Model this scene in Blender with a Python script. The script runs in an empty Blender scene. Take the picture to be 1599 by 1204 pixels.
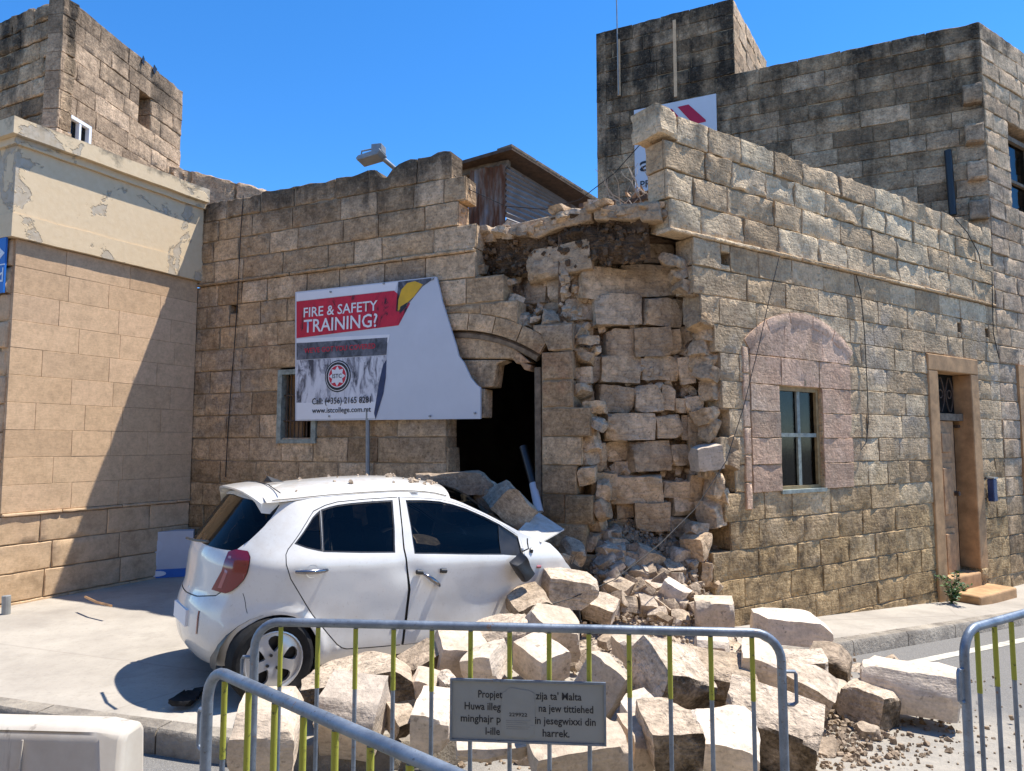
import bpy, bmesh, math, random
from mathutils import Vector, Matrix, noise
from mathutils.geometry import delaunay_2d_cdt

SC = bpy.context.scene
COL = SC.collection
R = math.radians

# ------------------------------------------------------------------ camera, sky, sun, exposure
FPX, CX, CY, PITCH, CAMH = 1100.0, 799.5, 602.0, R(4.7), 1.7
cd = bpy.data.cameras.new('camera'); cam = bpy.data.objects.new('camera', cd); COL.objects.link(cam)
cam.location = (0, 0, CAMH); cam.rotation_euler = (math.pi / 2 + PITCH, 0, 0)
cd.sensor_fit = 'HORIZONTAL'; cd.sensor_width = 36; cd.lens = 36 * FPX / 1599
cd.clip_start = 0.05; cd.clip_end = 2000
SC.camera = cam
SUN = Vector((0.455, 0.175, 1.0)).normalized()          # towards the sun
world = bpy.data.worlds.new('World'); SC.world = world; world.use_nodes = True
wn = world.node_tree; wn.nodes.clear()
sky = wn.nodes.new('ShaderNodeTexSky'); sky.sky_type = 'NISHITA'; sky.sun_disc = False
sky.sun_elevation = math.asin(SUN.z); sky.sun_rotation = math.atan2(SUN.x, SUN.y)
sky.air_density = .72; sky.dust_density = 0.0; sky.ozone_density = 5.0
wb = wn.nodes.new('ShaderNodeBackground'); wb.inputs[1].default_value = 0.165
wo = wn.nodes.new('ShaderNodeOutputWorld')
hs = wn.nodes.new('ShaderNodeHueSaturation'); hs.inputs['Saturation'].default_value = 1.24; hs.inputs['Value'].default_value = 1.0
wn.links.new(sky.outputs[0], hs.inputs['Color']); wn.links.new(hs.outputs[0], wb.inputs[0]); wn.links.new(wb.outputs[0], wo.inputs[0])
sl = bpy.data.lights.new('sun', 'SUN'); sl.energy = 4.4; sl.angle = R(0.53); sl.color = (1, .955, .88)
so = bpy.data.objects.new('sun', sl); COL.objects.link(so)
so.rotation_euler = (-SUN).to_track_quat('-Z', 'Y').to_euler()
SC.view_settings.view_transform = 'Standard'; SC.view_settings.look = 'None'
SC.view_settings.gamma = 1; SC.view_settings.use_curve_mapping = False
SC.view_settings.exposure = 0.85
try:
    SC.cycles.max_bounces = 5; SC.cycles.diffuse_bounces = 3; SC.cycles.glossy_bounces = 2; SC.cycles.transparent_max_bounces = 6; SC.cycles.caustics_reflective = False; SC.cycles.caustics_refractive = False
except Exception:
    pass

# ------------------------------------------------------------------ measuring helpers
CP, SP = math.cos(PITCH), math.sin(PITCH)
def ray(x, y):
    a = (x - CX) / FPX; b = (CY - y) / FPX
    return Vector((a, CP - b * SP, SP + b * CP))
EYE = Vector((0, 0, CAMH))
def at(x, y, Y):
    r = ray(x, y); return EYE + r * (Y / r.y)
class Frame:                       # a vertical wall plane: u along, z up, d outwards
    def __init__(s, o, d, flip=1):
        s.o = Vector((o[0], o[1], 0)); s.d = Vector((d[0], d[1], 0)).normalized()
        s.n = Vector((s.d.y, -s.d.x, 0)) * flip
    def p(s, u, z, d=0.0): return s.o + s.d * u + s.n * d + Vector((0, 0, z))
    def hit(s, x, y, d=0.0):       # photo point -> (u, z) on the plane
        r = ray(x, y); b = s.o + s.n * d
        t = (b - EYE).dot(s.n) / r.dot(s.n); q = EYE + r * t
        return ((q - b).dot(s.d), q.z)
C0 = Vector((1.42, 6.8, 0)); DL = Vector((.905, -.425, 0)).normalized(); DR = Vector((.834, .552, 0)).normalized()
LI = C0 - DL * 6.3
FL = Frame(LI, DL); FR = Frame(C0, DR)
DW = Vector((.46, .888, 0)).normalized()
FW = Frame(LI - DW * 2.33, DW)                     # side of the neighbour on the other side of the recess
SS = C0 + DR * 7.35
FS = Frame(SS - DL * 6.47, DL)                     # high side wall over the roof
FN = Frame(SS, DR)                                 # next house on the street
def sstep(a, b, x):
    t = max(0, min(1, (x - a) / (b - a))); return t * t * (3 - 2 * t)
def ground_z(x, y):
    q = (x - C0.x) * DR.x + (y - C0.y) * DR.y
    s = q + 1.6
    v = math.log(1 + math.exp(min(30, s * 4))) / 4
    return -.062 * min(v, 14)
ROADZ = -.14
HPROF = [(-1, 1.1), (0, 1.08), (.3, .78), (.55, .48), (.85, .29), (1.6, .18), (2.6, .07), (3.4, 0)]
def heap_z(x, y):                                  # top of the fallen rubble
    a = 7.45 - y + .05 * math.sin(x * 5); h = HPROF[-1][1]
    for (p, q), (r_, t_) in zip(HPROF, HPROF[1:]):
        if p <= a <= r_: h = q + (t_ - q) * (a - p) / (r_ - p); break
    xc = 1.35 - .08 * a; hw = .62 + .42 * max(0, a)
    h *= 1 - sstep(.55, 1.15, abs(x - xc) / hw)
    return ground_z(x, y) + ROADZ * (1 if y < 5.2 else .3) - .03 + h

def fbm(p, o=4): return noise.fractal(p, 0.9, 2.1, o, noise_basis='PERLIN_ORIGINAL')

# ------------------------------------------------------------------ object helpers
def props(o, label=None, cat=None, group=None, kind=None):
    if label: o['label'] = label
    if cat: o['category'] = cat
    if group: o['group'] = group
    if kind: o['kind'] = kind
    return o
def empty(name, loc=(0, 0, 0), rz=0, label=None, cat=None, group=None):
    o = bpy.data.objects.new(name, None); COL.objects.link(o); o.location = loc; o.rotation_euler = (0, 0, rz)
    o.empty_display_size = .1
    return props(o, label, cat, group)
def link(name, me, m=None, parent=None, world_coords=True, smooth=None):
    if m is not None and not me.materials: me.materials.append(m)
    o = bpy.data.objects.new(name, me); COL.objects.link(o)
    if parent is not None:
        o.parent = parent
        if world_coords:
            o.matrix_parent_inverse = wmat(parent).inverted()
    if smooth is not None:
        me.polygons.foreach_set('use_smooth', [True] * len(me.polygons))
        me.set_sharp_from_angle(angle=R(smooth))
    return o
def wmat(o):
    m = Matrix.LocRotScale(o.location, o.rotation_euler, o.scale)
    if o.parent: m = wmat(o.parent) @ o.matrix_parent_inverse @ m
    return m
def mesh(name, vs, fs):
    me = bpy.data.meshes.new(name); me.from_pydata([tuple(v) for v in vs], [], fs); me.update(); return me
class MB:                                          # collects simple solids into one mesh
    def __init__(s): s.v = []; s.f = []
    def add(s, vs, fs):
        k = len(s.v); s.v += [Vector(v) for v in vs]; s.f += [tuple(i + k for i in f) for f in fs]; return s
    def hexa(s, p):                                # 8 corners: bottom 4 ccw, top 4 ccw
        return s.add(p, [(3, 2, 1, 0), (4, 5, 6, 7), (0, 1, 5, 4), (1, 2, 6, 5), (2, 3, 7, 6), (3, 0, 4, 7)])
    def box(s, lo, hi):
        (a, b, c), (d, e, f) = lo, hi
        return s.hexa([(a, b, c), (d, b, c), (d, e, c), (a, e, c), (a, b, f), (d, b, f), (d, e, f), (a, e, f)])
    def fbox(s, F, u0, u1, z0, z1, d0, d1):        # box in a wall frame
        return s.hexa([F.p(u0, z0, d1), F.p(u1, z0, d1), F.p(u1, z0, d0), F.p(u0, z0, d0),
                       F.p(u0, z1, d1), F.p(u1, z1, d1), F.p(u1, z1, d0), F.p(u0, z1, d0)])
    def tube(s, pts, r, n=8, caps=True):
        pts = [Vector(p) for p in pts]; k0 = len(s.v); up = None
        for i, p in enumerate(pts):
            t = (pts[min(i + 1, len(pts) - 1)] - pts[max(i - 1, 0)]).normalized()
            if up is None: up = t.orthogonal().normalized()
            up = (up - t * up.dot(t)).normalized(); b = t.cross(up)
            rr = r[i] if isinstance(r, (list, tuple)) else r
            for k in range(n):
                a = 2 * math.pi * k / n; s.v.append(p + (up * math.cos(a) + b * math.sin(a)) * rr)
        for i in range(len(pts) - 1):
            for k in range(n):
                a = k0 + i * n + k; b2 = k0 + i * n + (k + 1) % n
                s.f.append((a, b2, b2 + n, a + n))
        if caps:
            s.f.append(tuple(k0 + k for k in reversed(range(n)))); e = k0 + (len(pts) - 1) * n
            s.f.append(tuple(e + k for k in range(n)))
        return s
    def prism(s, F, poly, d0, d1):                 # polygon (u,z) in a wall frame, thickness d0..d1
        n = len(poly); a = sum(poly[i][0] * poly[(i + 1) % n][1] - poly[(i + 1) % n][0] * poly[i][1] for i in range(n))
        if a < 0: poly = poly[::-1]
        k = len(s.v)
        s.v += [F.p(u, z, d1) for u, z in poly] + [F.p(u, z, d0) for u, z in poly]
        s.f.append(tuple(k + i for i in range(n))); s.f.append(tuple(k + n + i for i in reversed(range(n))))
        for i in range(n): j = (i + 1) % n; s.f.append((k + i, k + n + i, k + n + j, k + j))
        return s
    def build(s, name, m, parent=None, smooth=None):
        return link(name, mesh(name, s.v, s.f), m, parent, True, smooth)
def bevel(o, w=.01, seg=2):
    b = o.modifiers.new('b', 'BEVEL'); b.width = w; b.segments = seg; b.limit_method = 'ANGLE'; b.angle_limit = R(35)
    return o

# ------------------------------------------------------------------ materials
class NT:
    def __init__(s, name):
        s.m = bpy.data.materials.new(name); s.m.use_nodes = True; s.t = s.m.node_tree; s.t.nodes.clear()
        s.out = s.t.nodes.new('ShaderNodeOutputMaterial')
    def n(s, typ, **kw):
        nd = s.t.nodes.new('ShaderNode' + typ)
        for k, v in kw.items(): setattr(nd, k, v)
        return nd
    def put(s, sock, v):
        if v is None: return
        if isinstance(v, bpy.types.NodeSocket): s.t.links.new(v, sock)
        elif isinstance(v, (tuple, list)) and len(v) == 3 and sock.type == 'RGBA': sock.default_value = (*v, 1)
        else: sock.default_value = v
    def noise(s, vec, scale, detail=5, rough=.6, dist=0):
        nd = s.n('TexNoise'); s.put(nd.inputs['Vector'], vec); nd.inputs['Scale'].default_value = scale
        nd.inputs['Detail'].default_value = detail; nd.inputs['Roughness'].default_value = rough
        nd.inputs['Distortion'].default_value = dist; return nd.outputs['Fac']
    def voro(s, vec, scale, feat='F1'):
        nd = s.n('TexVoronoi', feature=feat); s.put(nd.inputs['Vector'], vec); nd.inputs['Scale'].default_value = scale
        return nd.outputs['Distance']
    def ramp(s, f, stops):
        nd = s.n('ValToRGB'); s.put(nd.inputs[0], f); e = nd.color_ramp.elements
        while len(e) < len(stops): e.new(.5)
        for i, (p, c) in enumerate(stops):
            e[i].position = p; e[i].color = (c, c, c, 1) if isinstance(c, (int, float)) else (*c, 1)
        return nd.outputs[0]
    def mix(s, f, a, b, mode='MIX'):
        nd = s.n('Mix', data_type='RGBA', blend_type=mode); s.put(nd.inputs[0], f); s.put(nd.inputs[6], a); s.put(nd.inputs[7], b)
        return nd.outputs[2]
    def math(s, op, a, b=None, c=None, clamp=False):
        nd = s.n('Math', operation=op, use_clamp=clamp); s.put(nd.inputs[0], a); s.put(nd.inputs[1], b)
        if c is not None: s.put(nd.inputs[2], c)
        return nd.outputs[0]
    def coord(s, k='Object'): return s.n('TexCoord').outputs[k]
    def pos(s): return s.n('NewGeometry').outputs['Position']
    def sep(s, v):
        nd = s.n('SeparateXYZ'); s.put(nd.inputs[0], v); return nd.outputs
    def vmul(s, v, k, add=(0, 0, 0)):
        nd = s.n('Mapping'); s.put(nd.inputs['Vector'], v); nd.inputs['Scale'].default_value = k; nd.inputs['Location'].default_value = add
        return nd.outputs[0]
    def rand(s): return s.n('ObjectInfo').outputs['Random']
    def randvec(s, v, k=23.0):
        nd = s.n('VectorMath', operation='ADD'); c = s.n('CombineXYZ'); r = s.rand()
        for i, f in enumerate((1, 1.7, .6)): s.put(c.inputs[i], s.math('MULTIPLY', r, k * f))
        s.put(nd.inputs[0], v); s.put(nd.inputs[1], c.outputs[0]); return nd.outputs[0]
    def bump(s, h, strength=.5, dist=.02, nrm=None):
        nd = s.n('Bump'); s.put(nd.inputs['Height'], h); nd.inputs['Strength'].default_value = strength
        nd.inputs['Distance'].default_value = dist
        if nrm is not None: s.put(nd.inputs['Normal'], nrm)
        return nd.outputs[0]
    def done(s, col, rough=.9, nrm=None, metal=0, spec=.3, coat=0, **kw):
        p = s.n('BsdfPrincipled'); s.put(p.inputs['Base Color'], col); s.put(p.inputs['Roughness'], rough)
        s.put(p.inputs['Metallic'], metal); s.put(p.inputs['Specular IOR Level'], spec); s.put(p.inputs['Coat Weight'], coat)
        if nrm is not None: s.put(p.inputs['Normal'], nrm)
        for k, v in kw.items(): s.put(p.inputs[k], v)
        s.t.links.new(p.outputs[0], s.out.inputs[0]); return s.m
def plain(name, col, rough=.6, metal=0, var=.25, scale=6, bump=.15, spec=.4, coat=0):
    t = NT(name); v = t.randvec(t.coord('Object')); n = t.noise(v, scale, 6); f = t.noise(v, scale * 9, 4)
    c = t.mix(t.ramp(n, [(.3, 0), (.7, 1)]), tuple(x * (1 - var) for x in col), tuple(min(1, x * (1 + var * .6)) for x in col))
    return t.done(c, t.math('MULTIPLY_ADD', n, .25, rough - .12), t.bump(f, bump, .004), metal, spec, coat)

def limestone(name, cols, stain=None, plaster=None, low=None, bumps=(.6, .5), bed=.3, local=False, pit=.0, face=None, bedscale=1.0, soft=1.0, wear=.74):
    t = NT(name); v = t.coord('Object')
    if local: v = t.randvec(v)
    r = t.rand(); n1 = t.noise(v, 1.1, 3); n2 = t.noise(v, 6.5, 5, .65); n3 = t.noise(v, 38, 3, .7); nb = t.noise(t.vmul(v, (2.2, 2.2, 21)), 2.2 * bedscale, 3, .6)
    f = t.math('ADD', t.math('MULTIPLY', r, .55), t.math('MULTIPLY', n1, .62))
    cols = [tuple(min(.88, x * w_) for x, w_ in zip(q, (1.48, 1.40, 1.36))) for q in cols]
    c = t.ramp(f, [(.22, cols[0]), (.42, cols[1]), (.62, cols[2]), (.85, cols[3])])
    n4 = t.noise(v, 16, 4, .75)
    wp = t.pos(); z = t.sep(wp)[2]
    if plaster:
        zr, pcs = plaster
        pn = t.noise(wp, 1.5, 7, .62); band = t.ramp(t.math('DIVIDE', z, 6.0), [(zr[0] / 6, 0), (zr[0] / 6 + .05, 1), (zr[1] / 6 - .05, 1), (zr[1] / 6, 0)])
        pc = t.ramp(t.noise(wp, .9, 4), [(.38, pcs[0]), (.5, pcs[1]), (.62, pcs[2])])
        pf = t.math('MULTIPLY', t.ramp(pn, [(.47, 0), (.53, .8)]), band)
        c = t.mix(pf, c, t.mix(t.ramp(n2, [(.3, .4), (.6, 0)]), pc, cols[1]))
    if low:                                         # ochre, pitted and damp foot of the wall
        lf = t.ramp(t.math('ADD', z, t.math('MULTIPLY', t.noise(wp, 1.3, 4), 1.2)), [(0, 1), (1.0, 0)])
        lf2 = t.ramp(t.math('DIVIDE', t.math('ADD', z, t.math('MULTIPLY', t.noise(wp, 1.9, 5, .65), 3.0)), 5.0), [(.40, 1), (.62, 0)])
        lc = t.ramp(t.noise(wp, 3.6, 8, .72), [(.36, low[0]), (.48, low[1]), (.60, low[2])])
        c = t.mix(t.math('MULTIPLY', lf2, .8), c, lc)
    if stain:
        z0, z1, amt = stain
        st = t.noise(t.vmul(wp, (2.6, 2.6, .35)), 1.0, 6, .6); sb = t.noise(wp, 1.2, 7, .65)
        g = t.math('DIVIDE', t.math('SUBTRACT', z, z0), z1 - z0)
        g = t.math('ADD', g, t.math('MULTIPLY_ADD', st, 1.5, -.75)); g = t.math('ADD', g, t.math('MULTIPLY_ADD', sb, 1.6, -.8))
        sf = t.math('MULTIPLY', t.ramp(g, [(.45, 0), (1.0, 1)]), amt)
        c = t.mix(sf, c, t.ramp(n3, [(.3, (.022, .020, .018)), (.7, (.085, .075, .062))]))
    if face:                                        # the face that used to be outside stays dark and pitted
        on = t.sep(t.coord('Normal')); ff = t.ramp(t.math('MULTIPLY', on[1], -1), [(.6, 0), (.8, 1)])
        ff = t.math('MULTIPLY', ff, t.ramp(r, [(face[1] - .02, 1), (face[1], 0)]))
        ff = t.math('MULTIPLY', ff, t.ramp(t.noise(v, 5, 7, .7), [(.3, .35), (.55, 1)]))
        c = t.mix(ff, c, t.ramp(n3, [(.3, tuple(x * .5 for x in face[0])), (.65, face[0])]))
    k = soft ** .5 * wear                                  # weathering: blotches, grain and dark pits on every scale the eye can see
    c = t.mix(1.0, c, t.ramp(n2, [(.30, 1 - .50 * k), (.55, 1), (.75, 1)]), 'MULTIPLY')
    c = t.mix(1.0, c, t.ramp(n4, [(.30, 1 - .55 * k), (.58, 1.0), (.8, 1.0)]), 'MULTIPLY')
    c = t.mix(t.ramp(n4, [(.58, 0), (.78, .45 * k)]), c, tuple(min(1, x * 1.25) for x in cols[3]))
    c = t.mix(1.0, c, t.ramp(n3, [(.32, 1 - .45 * k), (.55, 1.0), (.8, 1.0)]), 'MULTIPLY')
    c = t.mix(1.0, c, t.ramp(t.math('FRACT', t.math('MULTIPLY', r, 7.13)), [(0, tuple(1 - (1 - q) * min(1, soft * 2.5) for q in (.74, .73, .72))), (.5, tuple(1 - (1 - q) * min(1, soft * 2.5) for q in (.95, .94, .92))), (1, (1, 1, 1))]), 'MULTIPLY')
    if bed: c = t.mix(1.0, c, t.ramp(nb, [(.30, 1 - .25 * k), (.5, 1)]), 'MULTIPLY')
    if pit: c = t.mix(t.ramp(t.noise(v, 27, 2, .5), [(.28, .6), (.37, 0)]), c, tuple(x * .34 for x in cols[0]))
    c = t.mix(1.0, c, (1.0, .95, .91), 'MULTIPLY')
    h = t.math('ADD', t.math('MULTIPLY', n2, .9 * soft), t.math('MULTIPLY', n3, .28 * soft))
    h = t.math('ADD', h, t.math('MULTIPLY', nb, bed)); h = t.math('ADD', h, t.math('MULTIPLY', n4, .55 * soft))
    if pit:
        pv = t.noise(v, 17, 3, .5); h = t.math('ADD', h, t.math('MULTIPLY', t.ramp(pv, [(.3, 0), (.48, 1)]), pit))
    b1 = t.bump(h, bumps[0], bumps[1] * .05)
    return t.done(c, .93, b1, spec=.15)
HONEY = [(.20, .145, .088), (.33, .24, .145), (.43, .315, .19), (.50, .385, .255)]
GREYS = [(.22, .17, .115), (.34, .265, .175), (.45, .35, .23), (.54, .43, .30)]
M = {}
M['facade'] = limestone('facade_limestone', [(.31, .23, .145), (.44, .335, .21), (.53, .41, .265), (.59, .475, .325)], (4.1, 4.95, .8), ((1.6, 3.9), [(.50, .31, .19), (.45, .345, .225), (.40, .37, .33)]), [(.15, .115, .07), (.33, .25, .14), (.46, .36, .21)], (.7, .5), .35, pit=.3)
M['street'] = limestone('street_limestone', [(.37, .29, .185), (.48, .385, .25), (.56, .46, .31), (.62, .52, .365)], (4.5, 5.5, .75), ((1.2, 3.75), [(.58, .43, .28), (.55, .44, .295), (.50, .45, .38)]), [(.07, .052, .032), (.42, .29, .14), (.72, .52, .27)], (.7, .6), .5, pit=.5, wear=.55)
M['core'] = limestone('core_limestone', [(.34, .26, .175), (.47, .37, .25), (.56, .45, .31), (.60, .50, .37)], None, ((.3, 4.2), [(.58, .41, .24), (.54, .41, .27), (.47, .42, .35)]), None, (.8, .6), .5, pit=.3, wear=.6)
M['side'] = limestone('side_wall_limestone', GREYS, (3.2, 9.6, .95), None, None, (.8, .6), .3, pit=.4)
M['render'] = limestone('smooth_limestone', [(.45, .335, .215), (.47, .355, .23), (.48, .365, .24), (.50, .38, .255)], None, None, [(.50, .36, .22), (.66, .49, .31), (.71, .535, .35)], (.25, .3), .5, bedscale=2.6, soft=.16)
M['pale'] = limestone('sunlit_limestone', [(.42, .30, .19), (.50, .37, .235), (.56, .42, .27), (.60, .46, .31)], None, None, None, (.6, .5), .3, pit=.2)
M['front'] = limestone('plastered_front', [(.38, .295, .20), (.48, .38, .26), (.54, .435, .30), (.58, .48, .345)], (7.4, 9.4, .85), ((1.0, 7.8), [(.56, .42, .30), (.55, .43, .32), (.52, .44, .35)]), [(.16, .12, .07), (.40, .28, .15), (.60, .43, .25)], (.6, .5), .3, pit=.2)
M['panel'] = limestone('pink_plaster_panel', [(.48, .345, .25), (.52, .385, .285), (.56, .42, .315), (.60, .46, .355)], None, ((1.0, 3.4), [(.66, .44, .31), (.62, .47, .34), (.58, .50, .40)]), None, (.6, .5), .3, pit=.25, wear=.5)
M['upper'] = limestone('upper_limestone', [(.31, .245, .175), (.39, .31, .22), (.45, .355, .25), (.49, .39, .28)], (5.8, 8.9, .75), ((5.0, 9.5), [(.52, .41, .28), (.45, .38, .29), (.38, .355, .31)]), None, (.6, .5), .3, pit=.3)
M['fallen'] = limestone('fallen_limestone', [(.30, .25, .19), (.40, .345, .265), (.47, .415, .33), (.52, .47, .39)], None, None, None, (.8, .45), .8, True, pit=.25, face=((.22, .17, .11), .6))
M['chunk'] = limestone('broken_limestone', [(.29, .24, .18), (.37, .315, .24), (.43, .375, .295), (.49, .44, .36)], None, None, None, (.8, .5), .3, True)
M['mortar'] = plain('mortar', (.36, .275, .18), .95, 0, .45, 5, .6, .1)
M['fill'] = limestone('rubble_fill', [(.20, .15, .10), (.29, .22, .15), (.38, .29, .20), (.46, .36, .26)], None, None, None, (1, .9), .2, pit=.5)
M['fresh'] = limestone('freshly_cut_limestone', [(.42, .37, .295), (.48, .43, .35), (.53, .485, .40), (.56, .52, .445)], None, None, None, (.6, .4), .5, True, pit=.1, wear=.4)
M['pitted'] = limestone('pitted_limestone', [(.30, .25, .19), (.40, .345, .265), (.47, .415, .33), (.52, .47, .39)], None, None, None, (.9, .6), .5, True, pit=.4, face=((.20, .155, .105), 1.1))
M['dust'] = limestone('rubble_dust', [(.25, .21, .16), (.33, .28, .22), (.38, .335, .265), (.43, .385, .315)], None, None, None, (1, .8), 0, pit=.4)
M['soil'] = limestone('roof_earth', [(.10, .074, .05), (.17, .125, .082), (.25, .185, .12), (.34, .26, .18)], None, None, None, (1, .9), 1.0)
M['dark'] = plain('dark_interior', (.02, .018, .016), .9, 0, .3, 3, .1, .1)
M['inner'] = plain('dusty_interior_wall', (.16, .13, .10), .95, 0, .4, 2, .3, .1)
M['wood'] = plain('weathered_wood', (.22, .17, .12), .8, 0, .5, 14, .5, .2)
M['doorwood'] = plain('brown_door_wood', (.42, .235, .11), .6, 0, .45, 9, .4, .3)
M['paintbrown'] = plain('brown_painted_stone', (.50, .30, .15), .8, 0, .4, 5, .5, .2)
M['frame'] = plain('old_green_white_frame', (.30, .33, .29), .7, 0, .45, 16, .4, .3)
M['framewood'] = plain('yellowed_window_wood', (.36, .26, .13), .7, 0, .4, 12, .4, .3)
M['greymetal'] = plain('grey_painted_metal', (.30, .31, .31), .5, .3, .25, 8, .1)
M['iron'] = plain('rusty_iron', (.12, .08, .055), .8, .2, .5, 14, .3)
t = NT('scuffed_galvanised_steel'); v = t.pos(); n = t.noise(v, 9, 5, .7); f_ = t.noise(v, 60, 4, .75)
c = t.mix(t.ramp(n, [(.35, 0), (.65, 1)]), (.15, .18, .22), (.27, .31, .36)); c = t.mix(t.ramp(f_, [(.60, 0), (.70, .8)]), c, (.10, .085, .07)); c = t.mix(t.ramp(t.noise(v, 23, 4, .7), [(.64, 0), (.70, .7)]), c, (.26, .13, .06))
M['galv'] = t.done(c, t.math('MULTIPLY_ADD', n, .3, .33), t.bump(f_, .25, .004), .55)
M['white'] = plain('white_board', (.56, .585, .64), .45, 0, .05, 3, .02)
M['whiteframe'] = plain('white_window_frame', (.8, .81, .82), .4, 0, .05, 3, .02)
M['black'] = plain('black_plastic', (.018, .018, .02), .4, 0, .3, 12, .1, .5)
M['rubber'] = plain('tyre_rubber', (.022, .021, .02), .85, 0, .5, 18, .3, .2)
M['cable'] = plain('black_cable', (.03, .028, .026), .7)
M['blue'] = plain('blue_sign', (.015, .13, .46), .4, 0, .12, 3, .02)
M['bluebox'] = plain('blue_letter_box', (.02, .045, .14), .4, 0, .3, 6, .05)
M['red'] = plain('red_print', (.58, .018, .045), .5, 0, .12, 4, .02)
M['darkred'] = plain('crimson_print', (.42, .012, .05), .5, 0, .1, 4, .02)
M['ink'] = plain('black_print', (.02, .022, .028), .5, 0, .2, 4, .02)
M['yellow'] = plain('yellow_print', (.72, .42, .02), .5, 0, .2, 5, .02)
M['paper'] = plain('white_print', (.78, .78, .80), .5, 0, .05, 4, .02)
M['navy'] = plain('navy_print', (.03, .045, .12), .5, 0, .4, 8, .02)
M['carton'] = plain('white_cardboard', (.55, .56, .60), .7, 0, .1, 3, .05)
M['cartonblue'] = plain('blue_printed_cardboard', (.04, .16, .50), .6, 0, .15, 3, .05)
M['twig'] = plain('dry_twig', (.45, .38, .30), .9)
M['silver'] = plain('silver_rim_paint', (.55, .55, .55), .32, .6, .06, 5, .02)
M['chrome'] = plain('dark_chrome', (.25, .25, .27), .18, 1, .1, 5, .02)
M['seat'] = plain('black_seat_fabric', (.06, .06, .065), .8, 0, .3, 20, .2, .2)

# corrugated rust
t = NT('rusty_corrugated_sheet'); v = t.coord('Object'); n = t.noise(t.vmul(v, (3, 3, .7)), 2.2, 7, .65)
M['rust'] = t.done(t.ramp(n, [(.36, (.33, .32, .31)), (.47, (.30, .21, .15)), (.56, (.20, .085, .04)), (.7, (.12, .05, .028))]), .8, t.bump(t.noise(v, 30, 5), .3, .01), .15)
t = NT('grey_corrugated_sheet'); v = t.coord('Object'); n = t.noise(v, 3.2, 7, .65)
M['tin'] = t.done(t.ramp(n, [(.35, (.26, .24, .22)), (.55, (.34, .32, .30)), (.68, (.22, .15, .11))]), .75, t.bump(t.noise(v, 30, 5), .3, .01), .2)
# cream paint peeling off the cornice band
t = NT('peeling_cream_paint'); v = t.pos(); pn = t.noise(v, 1.7, 8, .62, .6); fn = t.noise(v, 14, 6)
pk = t.ramp(pn, [(.545, 0), (.56, 1)])
c = t.mix(t.ramp(fn, [(.3, 0), (.7, 1)]), (.69, .52, .32), (.74, .575, .37))
c = t.mix(pk, c, t.ramp(fn, [(.3, (.47, .37, .25)), (.7, (.55, .47, .36))]))
zz = t.sep(v)[2]; sg = t.math('ADD', t.math('MULTIPLY_ADD', zz, 2.2, -10.9), t.math('MULTIPLY_ADD', t.noise(v, 2.5, 7, .7), 2.2, -1.1))
c = t.mix(t.ramp(sg, [(.35, 0), (.75, .85)]), c, (.06, .055, .048))
M['cream'] = t.done(c, .85, t.bump(t.math('ADD', t.math('MULTIPLY', pk, -1.0), t.math('MULTIPLY', fn, .15)), .7, .02), spec=.2)
# pavement
t = NT('pale_concrete_pavement'); v = t.pos(); n = t.noise(v, .8, 6); f = t.noise(v, 9, 8, .7); g = t.noise(v, 70, 4)
c = t.mix(t.ramp(n, [(.35, 0), (.65, 1)]), (.34, .30, .25), (.46, .41, .34)); c = t.mix(t.ramp(t.noise(v, 2.7, 8, .7), [(.5, 0), (.75, .5)]), c, (.24, .21, .175)); c = t.mix(t.ramp(t.noise(v, 33, 4, .7), [(.55, 0), (.75, .5)]), c, (.22, .195, .165)); c = t.mix(t.ramp(f, [(.52, 0), (.72, .4)]), c, (.27, .235, .19))
ck = t.voro(t.vmul(t.vmul(v, (1, 1, 1)), (1, 1, 1)), .28, 'DISTANCE_TO_EDGE'); c = t.mix(t.ramp(ck, [(.0, .3), (.0025, 0)]), c, (.2, .17, .14))
M['pave'] = t.done(c, .92, t.bump(t.math('ADD', f, t.math('MULTIPLY', g, .4)), .4, .008), spec=.2)
t = NT('kerb_stone'); v = t.pos(); n = t.noise(v, 3, 8, .7)
M['kerb'] = t.done(t.ramp(n, [(.3, (.13, .11, .09)), (.5, (.30, .26, .21)), (.68, (.45, .39, .31))]), .92, t.bump(t.noise(v, 22, 6, .7), .8, .03), spec=.2)
# asphalt with limestone dust near the heap
t = NT('dusty_asphalt'); v = t.pos(); g = t.noise(v, 120, 3, .7); n = t.noise(v, 1.6, 7, .65); s = t.sep(v)
vv = t.voro(v, 95)
c = t.ramp(g, [(.3, (.085, .083, .082)), (.55, (.15, .147, .143)), (.72, (.30, .29, .28))])
dx = t.math('DIVIDE', t.math('SUBTRACT', s[0], 1.4), 3.0); dy = t.math('DIVIDE', t.math('SUBTRACT', s[1], 4.6), 2.6)
rr = t.math('SQRT', t.math('ADD', t.math('MULTIPLY', dx, dx), t.math('MULTIPLY', dy, dy)))
df = t.ramp(t.math('ADD', rr, t.math('MULTIPLY_ADD', n, 1.6, -.8)), [(.40, .92), (1.15, .22)])
c = t.mix(t.math('MULTIPLY', df, t.ramp(t.noise(v, 26, 5, .7), [(.3, .6), (.6, 1)])), c, (.40, .355, .29))
M['road'] = t.done(c, .92, t.bump(t.math('ADD', g, vv), .6, .006), spec=.2)
M['roadline'] = plain('worn_road_paint', (.52, .48, .40), .8, 0, .4, 9, .3)
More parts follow.
